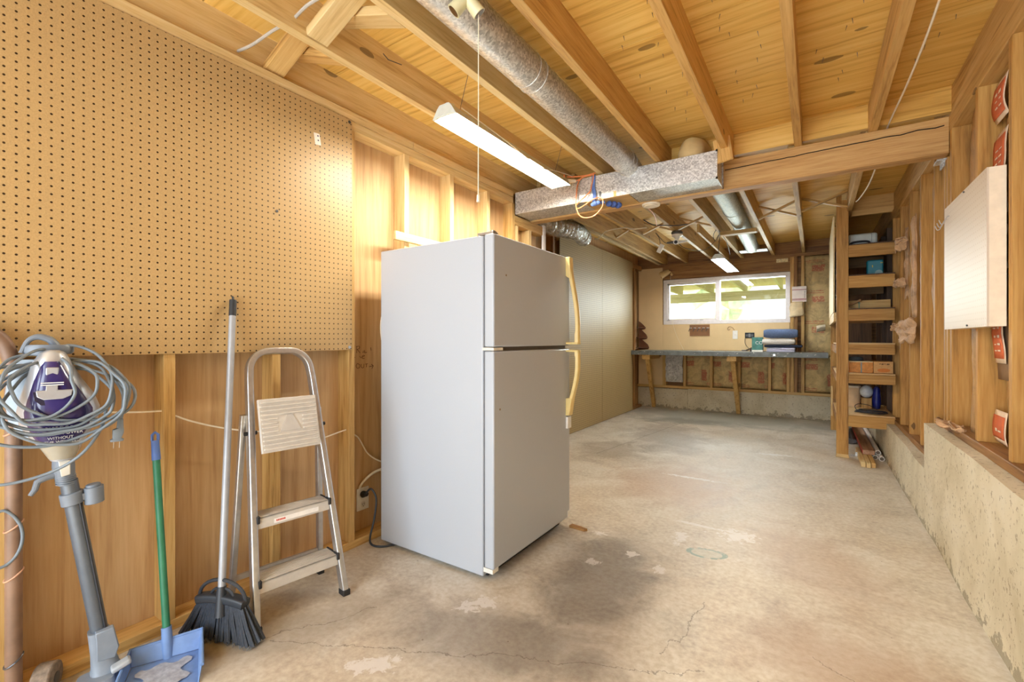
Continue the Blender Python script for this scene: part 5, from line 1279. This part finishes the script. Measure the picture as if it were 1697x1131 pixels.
label_text('CO', -0.625 + 0.64, 6.967 - 7.02, 1.035 - 0.933, 0.06, gb, WT)
solo('black_block', B().box(-0.735, -0.718, 6.98, 7.02, 0.933, 0.975), BLACK, 'tiny black block at the side of the green box', 'block', bevel=0.002)
pt_ = thing('hand_tool', 'small dark hand tool lying on the bench under the black outlet', 'tool', (-0.80, 7.25, 0.933))
part('blade', B().obox((-0.835, 7.25, 0.945), 0.07, 0.018, 0.012), DARK_STEEL, pt_, 0.002)
part('grip', B().obox((-0.775, 7.25, 0.962), 0.085, 0.024, 0.022, Matrix.Rotation(-0.45, 3, 'Y')), plain('worn_grip', srgb(92, 74, 56), 0.6), pt_, 0.004)
# wall fittings
WY = YB - 0.008
kr = thing('key_rack', 'brown key rack with small pegs under the window', 'key rack', (-1.47, WY, 1.155))
part('backboard', B().box(-1.613, -1.325, WY - 0.012, WY, 1.155, 1.325), plain('brown_board', srgb(134, 92, 56), 0.6, var=0.08), kr, 0.002)
for i in range(5):
    x = -1.60 + i * 0.062
    part('peg', B().tube([V(x, WY - 0.010, 1.270), V(x - 0.003, WY - 0.030, 1.274), V(x - 0.010, WY - 0.04, 1.258), V(x - 0.022, WY - 0.040, 1.225)], 0.004, 6, smooth=3), DARK_STEEL, kr)
    part('peg_cap', B().box(x - 0.012, x + 0.022, WY - 0.032, WY - 0.012, 1.274, 1.281), WHITE_PLASTIC, kr)
lw = thing('light_switch', 'white light switch plate on the tan panel between key rack and black outlet', 'switch', (-0.975, WY, 1.108))
part('cover_plate', B().box(-1.010, -0.942, WY - 0.006, WY, 1.108, 1.232), WHITE_PLASTIC, lw, 0.002)
part('toggle', B().box(-0.981, -0.971, WY - 0.016, WY - 0.005, 1.158, 1.180), plain('ivory_plastic', srgb(222, 218, 208), 0.4), lw, 0.001)
tag(solo('cable', B().tube([V(-0.985, WY - 0.004, 1.235), V(-1.01, WY - 0.010, 1.275), V(-1.05, WY - 0.012, 1.29), V(-1.075, WY - 0.012, 1.265), V(-1.06, WY - 0.012, 1.24), V(-1.04, WY - 0.014, 1.255)], 0.003, 6, smooth=5), plain('brown_wire', srgb(130, 92, 60), 0.6)), 'thin brown wire curling above the light switch', 'cable')
bo = thing('power_outlet', 'black power outlet with a dangling wire above the bench', 'outlet', (-0.785, WY, 1.12))
part('cover_plate', B().box(-0.846, -0.724, WY - 0.014, WY, 1.122, 1.200), BLACK, bo, 0.003)
part('receptacle', B().cyl((-0.815, WY - 0.0135, 1.161), (-0.815, WY - 0.018, 1.161), 0.018, n=16), DARK_STEEL, bo)
part('receptacle', B().cyl((-0.755, WY - 0.0135, 1.161), (-0.755, WY - 0.018, 1.161), 0.018, n=16), DARK_STEEL, bo)
part('tap_adapter', B().box(-0.797, -0.773, WY - 0.03, WY - 0.013, 1.135, 1.185), plain('grey_plastic', srgb(130, 132, 134), 0.5), bo, 0.002)
part('wire', B().tube([V(-0.842, WY - 0.01, 1.13), V(-0.846, WY - 0.02, 1.06), V(-0.82, WY - 0.03, 1.0), V(-0.80, WY - 0.04, 0.985), V(-0.79, 7.30, 0.965)], 0.003, 6, smooth=5), BLACK_CORD, bo)
# scalloped corner shelf
cs = thing('corner_shelf', 'small brown three-tier scalloped corner shelf standing on the bench corner', 'shelf', (-2.34, YB - 0.03, 0.933))
out_ = []
for zb, r, h in ((0.945, 0.155, 0.165), (1.110, 0.130, 0.160), (1.270, 0.100, 0.115)):
    out_ += [(r, zb), (r + 0.012, zb + 0.025), (r - 0.01, zb + h * 0.45), (r * 0.60, zb + h * 0.72), (r * 0.34, zb + h * 0.92)]
prof = [(0.0, 0.933)] + out_ + [(0.0, 1.40)]
part('back_panel', B().prism(prof, lambda u, v: V(-2.41 + u, YB - 0.024, v), lambda u, v: V(-2.41 + u, YB - 0.010, v)), BROWN, cs, 0.002)
for zb, r in ((0.960, 0.160), (1.125, 0.135), (1.285, 0.105)):
    q = [(0, 0)] + [(r * math.cos(PI / 2 * k / 8), -r * math.sin(PI / 2 * k / 8)) for k in range(9)]
    part('shelf_board', B().prism(q, lambda u, v: V(-2.41 + u, YB - 0.024 + v, zb), lambda u, v: V(-2.41 + u, YB - 0.024 + v, zb + 0.013)), BROWN, cs, 0.001)
# brass clip lamp
blp = thing('clip_lamp', 'brass clip-on spotlight at the upper corner of the window', 'lamp', (-1.95, 7.36, 2.10))
BRASS = plain('brass', srgb(230, 200, 144), 0.3, 0.3)
d = V(-0.75, -0.35, -0.42).normalized(); s0 = V(-1.905, 7.34, 2.175)
part('shade', B().loft([[s0 + d * l + (a * math.cos(t) + b_ * math.sin(t)) * r for t in [2 * PI * k / 22 for k in range(22)]] for a, b_ in [(d.orthogonal().normalized(), d.cross(d.orthogonal().normalized()))] for l, r in ((0, 0.012), (0.006, 0.036), (0.03, 0.044), (0.15, 0.058), (0.148, 0.054), (0.04, 0.04))], caps=True), BRASS, blp)
part('bulb', B().ball(s0 + d * 0.10, 0.030), WHITE_PLASTIC, blp)
part('clip', B().tube([s0 + V(0.004, 0.01, 0), V(-1.88, 7.39, 2.15), V(-1.885, 7.41, 2.12)], 0.010, 8).ball((-1.885, 7.40, 2.13), 0.022), BRASS, blp)
part('cord', B().tube([V(-1.90, 7.395, 2.11), V(-1.905, 7.39, 1.9), V(-1.90, 7.385, 1.55), V(-1.86, 7.38, 1.34), V(-1.80, 7.38, 1.15), V(-1.72, 7.37, 0.99), V(-1.68, 7.30, 0.94)], 0.002, 5, smooth=5), WHITE_CORD, blp)
cl = thing('calendar', 'small white card with red stripes pinned to the stud beside the window', 'calendar', (-0.18, YB - 0.02, 1.62))
part('card', B().box(-0.262, -0.092, YB - 0.016, YB - 0.009, 1.618, 1.832), plain('card_white', srgb(228, 216, 206), 0.7), cl, 0.001)
lb = B()
for z in (1.782, 1.655, 1.640): lb.box(-0.26, -0.094, YB - 0.0168, YB - 0.0158, z, z + 0.008)
part('printed_stripes', lb, plain('maroon_print', srgb(150, 66, 66), 0.7), cl)
lb = B()
for k in range(5): lb.box(-0.118, -0.108, YB - 0.0168, YB - 0.0158, 1.675 + k * 0.02, 1.683 + k * 0.02)
part('printed_mark', lb, plain('dark_print', srgb(60, 54, 54), 0.7), cl)
solo('paper_sheet', B().grid(lambda u, w: V(-0.292 + 0.165 * u + 0.006 * math.sin(w * 6), YB - 0.010 - 0.018 * math.sin(u * 3) - 0.008 * noise.noise(V(u * 4, w * 4, 3)), 1.408 + (0.215 if u > 0.2 else 0.20) * w + 0.02 * u * (1 - w)), 8, 8), plain('buff_paper', srgb(222, 200, 158), 0.85, var=0.12, scale=20), 'crinkled buff paper hung below the small card', 'paper', thick=0.002)
solo('wall_label', B().box(-0.45, -0.31, YB - 0.004, YB + 0.003, 2.185, 2.235), plain('aged_label', srgb(226, 208, 160), 0.7, var=0.3, scale=60), 'small aged label stuck on the header above the window', 'label')

# ------------------------------------------------------------------ shelf unit
su = thing('shelf_unit', 'rough timber storage shelves built into the alcove beside the bench', 'shelves', (0.4, 5.6, 0.0))
part('post', B().box(0.170, 0.262, 5.245, 5.285, 0.012, 2.40), aged_fir('Z'), su, 0.002)
part('post', B().box(0.170, 0.212, 5.287, 5.325, 1.9, ZC - 0.002), aged_fir('Z'), su, 0.002)
part('post', B().box(0.163, 0.255, 6.76, 6.80, 0.0, 2.28), aged_fir('Z'), su, 0.002)
part('shim', B().box(0.166, 0.266, 5.235, 5.29, 0.0, 0.012).box(0.172, 0.262, 5.236, 5.244, 0.0, 0.03), fir_light('X'), su, 0.001)
part('side_panel', B().box(0.148, 0.160, 5.34, 6.81, 1.36, 2.28), plain('pale_panel', srgb(226, 206, 158), 0.7, var=0.05), su, 0.002)
part('panel_strip', B().box(0.150, 0.175, 5.30, 6.76, 1.27, 1.355), fir_light('Y'), su, 0.002)
rails = ((0.292, 0.396), (0.693, 0.777), (0.964, 1.055), (1.273, 1.377), (1.578, 1.688), (1.865, 1.972))
for i, (z0, z1) in enumerate(rails):
    xe = 0.595 if i in (5, 4, 3, 2) else 0.60
    part('front_rail', B().box(0.262, xe, 5.247, 5.285, z0, z1), aged_fir('X'), su, 0.002)
    part('rear_rail', B().box(0.175, 0.598, 6.08, 6.118, z0, z1 - 0.002), fir_dark('X'), su, 0.002)
    part('shelf_board', B().box(0.172, 0.598, 5.262, 6.12, z1, z1 + 0.012), plain('shelf_ply', srgb(214, 180, 126), 0.7, var=0.08) if i < 3 else shade_dark_ply('Y'), su, 0.001)  # upper boards get shade through their darker colour
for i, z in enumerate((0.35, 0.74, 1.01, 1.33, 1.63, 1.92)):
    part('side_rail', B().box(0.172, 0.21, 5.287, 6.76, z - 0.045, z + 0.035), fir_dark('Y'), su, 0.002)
part('back_panel', B().box(0.20, 0.60, 7.30, 7.315, 0.0, ZJ - 0.002), shade_dark_ply('Z'), su)  # alcove back, its shade put into the colour
# what stands on it
co = thing('cooler', 'white plastic cooler with a dark handle on the top shelf', 'cooler', (0.38, 5.55, 1.985))
part('body', B().loft([[V(0.27 + x * 0.225, 5.47 + y * 0.22, 1.985 + z) for x, y in ((0, 0), (1, 0), (1, 1), (0, 1))] for z in (0, 0.13)]), plain('cooler_white', srgb(206, 212, 202), 0.4), co, 0.02)
part('handle', B().tube([V(0.285, 5.46, 1.99), V(0.29, 5.452, 2.02), V(0.32, 5.45, 2.033), V(0.40, 5.45, 2.033), V(0.43, 5.452, 2.02), V(0.435, 5.46, 1.99)], 0.010, 8, smooth=4), BLACK, co)
part('seam', B().box(0.448, 0.451, 5.468, 5.473, 1.99, 2.11), plain('grey_plastic', srgb(130, 132, 134), 0.5), co)
tc_ = thing('canister', 'teal plastic canister with a pale round lid on the second shelf from the top', 'canister', (0.475, 5.50, 1.70))
part('body', B().box(0.413, 0.535, 5.45, 5.55, 1.70, 1.850), plain('teal_plastic', srgb(42, 126, 140), 0.4), tc_, 0.012)
part('lid', B().cyl((0.50, 5.449, 1.725), (0.50, 5.442, 1.725), 0.028, n=20), plain('pale_teal', srgb(140, 176, 176), 0.4), tc_)
part('label_spots', B().box(0.512, 0.530, 5.4485, 5.450, 1.815, 1.823).box(0.45, 0.458, 5.4485, 5.450, 1.78, 1.80), plain('yellow_print', srgb(206, 186, 70), 0.5), tc_)
plank('wood_stick', (0.27, 5.42, 1.425), (0.365, 5.40, 1.475), 0.016, 0.020, fir_dark('X'), 'short dark stick poking up on the fourth shelf from the bottom', 'stick')
sc_ = thing('wood_offcut', 'plank offcut with blue-green clips lying on the fourth shelf from the bottom', 'plank', (0.42, 5.5, 1.39))
part('plank', B().box(0.265, 0.59, 5.48, 5.52, 1.39, 1.475), fir('X'), sc_, 0.002)
part('clip', B().box(0.352, 0.358, 5.474, 5.482, 1.40, 1.46).box(0.345, 0.366, 5.474, 5.482, 1.448, 1.454), plain('green_clip', srgb(84, 150, 120), 0.5), sc_)
cbx = thing('cardboard_box', 'brown cardboard box with an orange oval mark on the second shelf from the bottom', 'box', (0.53, 5.40, 0.79))
part('carton', B().box(0.452, 0.592, 5.33, 5.56, 0.790, 0.898), CARD, cbx, 0.002)
part('oval_mark', B().loft([[V(0.525 + 0.046 * math.cos(t), y, 0.818 + 0.017 * math.sin(t)) for t in [2 * PI * k / 28 for k in range(28)]] for y in (5.330, 5.3285)]), plain('orange_print', srgb(206, 122, 50), 0.7), cbx)
pm_ = B()
for k, (x, w_) in enumerate(((0.494, .01), (0.508, .016), (0.530, .008), (0.545, .02))): pm_.box(x, x + w_, 5.3286, 5.3301, 0.872 - (k % 2) * .004, 0.880)
part('printed_mark', pm_, plain('brown_print', srgb(120, 84, 50), 0.7), cbx)
cb2 = thing('cardboard_box', 'orange-tan carton with a grey strap on the shelf, next to the post', 'box', (0.36, 5.40, 0.79))
part('carton', B().box(0.270, 0.448, 5.34, 5.56, 0.790, 0.888), plain('orange_card', srgb(206, 140, 70), 0.7, var=0.2, scale=40), cb2, 0.002)
part('strap', B().box(0.358, 0.368, 5.338, 5.562, 0.789, 0.890), plain('grey_strap', srgb(120, 134, 130), 0.5), cb2)
part('lid', B().box(0.266, 0.45, 5.335, 5.565, 0.888, 0.896), plain('pale_panel', srgb(226, 206, 158), 0.7), cb2)
solo('dark_bundle', B().loft([ell(0.33 + 0.0, 5.46, z, a, 0.06, 18) for z, a in ((0.8965, 0.05), (0.905, 0.058), (0.925, 0.056), (0.935, 0.04))]), cloth_mat('dark_rag', srgb(70, 76, 78)), 'dark rag bundle lying on the strapped carton', 'rag')
bk_ = thing('bucket', 'cream ribbed bucket on the lowest shelf', 'bucket', (0.335, 5.86, 0.409))
part('body', B().lathe([(0.05, 0.409), (0.054, 0.43), (0.0525, 0.455), (0.055, 0.46), (0.0535, 0.49), (0.056, 0.495), (0.0545, 0.53), (0.057, 0.535), (0.056, 0.57), (0.058, 0.575), (0.058, 0.61)], (0.335, 5.86, 0), 26), plain('cream_bucket', srgb(226, 206, 178), 0.5), bk_)
part('lid', B().lathe([(0.061, 0.607), (0.062, 0.622), (0.055, 0.628), (0.01, 0.628)], (0.335, 5.86, 0), 26), WHITE_PLASTIC, bk_)
solo('plastic_bag', B().ball((0.435, 5.80, 0.575), 0.055, 0.05, 0.062, 18, 12), plain('white_bag', srgb(206, 214, 220), 0.35, var=0.12, scale=25, bumpy=0.4), 'white plastic bag beside the ribbed bucket', 'bag')
solo('wood_block', B().box(0.395, 0.475, 5.76, 5.84, 0.409, 0.512), fir('Z'), 'wood block under the white plastic bag', 'block', bevel=0.002)
solo('blue_bag', B().loft([ell(0.515 + 0.01 * z, 5.82, 0.409 + z, a, 0.05, 16) for z, a in ((0.0, .03), (0.05, .038), (0.12, .035), (0.19, .030), (0.22, .012))]), plain('dark_blue_bag', srgb(36, 44, 128), 0.4, var=0.3, scale=30, bumpy=0.4), 'dark blue bag on the lowest shelf', 'bag')
wr_ = B()
for i in range(4):
    wr_.tube([V(0.44 + (0.12 - i * 0.012) * math.cos(t) + 0.01 * math.sin(3 * t + i), 5.42 + (0.07 - i * 0.005) * math.sin(t), 0.415 + i * 0.006 + 0.004 * math.sin(2 * t + i)) for t in [2 * PI * k / 14 for k in range(14)]], 0.004, 6, closed=True, smooth=4)
wr_.tube([V(0.34, 5.38, 0.42), V(0.32, 5.45, 0.46), V(0.36, 5.55, 0.475), V(0.44, 5.6, 0.46), V(0.5, 5.55, 0.43)], 0.003, 6, smooth=5)
tag(solo('cable', wr_, BLACK_CORD), 'coiled black cable on the lowest shelf', 'cable')

# lumber and pipes on the floor below
TL = 'timber and pipes below the shelves'
solo('lumber', B().box(0.335, 0.366, 4.94, 5.60, 0.0, 0.042), fir_light('Y'), 'short pale stick on the floor, nearest the shelf post', 'lumber', TL, bevel=0.002)
solo('lumber', B().box(0.370, 0.401, 4.93, 5.62, 0.0, 0.042), fir_light('Y'), 'middle short pale stick of the three on the floor below the shelves', 'lumber', TL, bevel=0.002)
solo('lumber', B().box(0.405, 0.435, 4.95, 5.58, 0.0, 0.042), fir('Y'), 'short stick on the floor next to the white pipes', 'lumber', TL, bevel=0.002)
lp = thing('lumber', 'long weathered plank with a red painted edge resting on the short sticks', 'lumber', (0.42, 6.0, 0.043), 0, TL)
part('plank', B().box(0.370, 0.456, 5.28, 6.70, 0.044, 0.084), wood('weathered', 'Y', srgb(120, 84, 56), srgb(168, 128, 96), srgb(190, 154, 124)), lp, 0.002)
part('red_edge', B().box(0.367, 0.3705, 5.29, 6.70, 0.046, 0.083), plain('red_paint', srgb(166, 62, 48), 0.7), lp)
PVC = plain('white_pvc', srgb(232, 226, 218), 0.4)
for i, (x0, y0, x1, y1, z, lab) in enumerate(((0.505, 5.26, 0.50, 6.9, 0.022, 'white plastic pipe lying closest to the stem wall'), (0.462, 5.30, 0.475, 6.9, 0.022, 'white plastic pipe on the floor beside the short sticks'), (0.484, 5.33, 0.488, 6.9, 0.062, 'white plastic pipe resting on two others'))):
    p0, p1 = V(x0, y0, z), V(x1, y1, z); dd = (p1 - p0).normalized()
    t = thing('plastic_pipe', lab, 'pipe', (x0, y0, 0.0), 0, TL)
    part('tube', B().cyl(p0, p1, 0.021, n=18), PVC, t)
    part('bore', B().cyl(p0 - dd * 0.0006, p0 + dd * 0.004, 0.0155, n=16), plain('pipe_bore', srgb(96, 84, 70), 0.7), t)
gp = thing('metal_pipe', 'dull grey metal pipe lying behind the shelf post', 'pipe', (0.30, 6.0, 0.0), 0, TL)
part('tube', B().cyl((0.31, 5.95, 0.03), (0.30, 6.72, 0.03), 0.030, n=18).cyl((0.345, 5.97, 0.03), (0.36, 6.7, 0.03), 0.022, n=16), DARK_STEEL, gp)
mb = thing('metal_bracket', 'small shiny metal bracket on the floor beside the shelf post', 'bracket', (0.315, 5.36, 0.0), 0, TL)
part('plate', B().box(0.285, 0.350, 5.35, 5.42, 0.0, 0.004).box(0.318, 0.350, 5.352, 5.356, 0.0, 0.04), galv(), mb, 0.001)
part('bolt', B().cyl((0.335, 5.352, 0.022), (0.335, 5.346, 0.022), 0.007, n=10), STEEL, mb)
solo('splintered_strip', B().prism([(5.30, 0.36), (5.36, 0.37), (5.35, 0.60), (5.33, 0.66), (5.36, 0.72), (5.34, 0.78), (5.29, 0.77), (5.31, 0.5)], lambda u, v: V(0.146, u + 0.6, v * 0.75 + 0.02), lambda u, v: V(0.160, u + 0.6, v * 0.75 + 0.02)), fir_light('Z'), 'pale splintered strip of wood on the side of the shelf unit', 'wood')
solo('wood_scrap', B().prism([(-1.195, 2.40), (-1.10, 2.395), (-1.085, 2.412), (-1.13, 2.425), (-1.19, 2.432)], lambda u, v: V(u, v, 0.0), lambda u, v: V(u, v, 0.014)), fir_dark('X'), 'brown wood wedge poking out from under the fridge', 'wood', bevel=0.001)
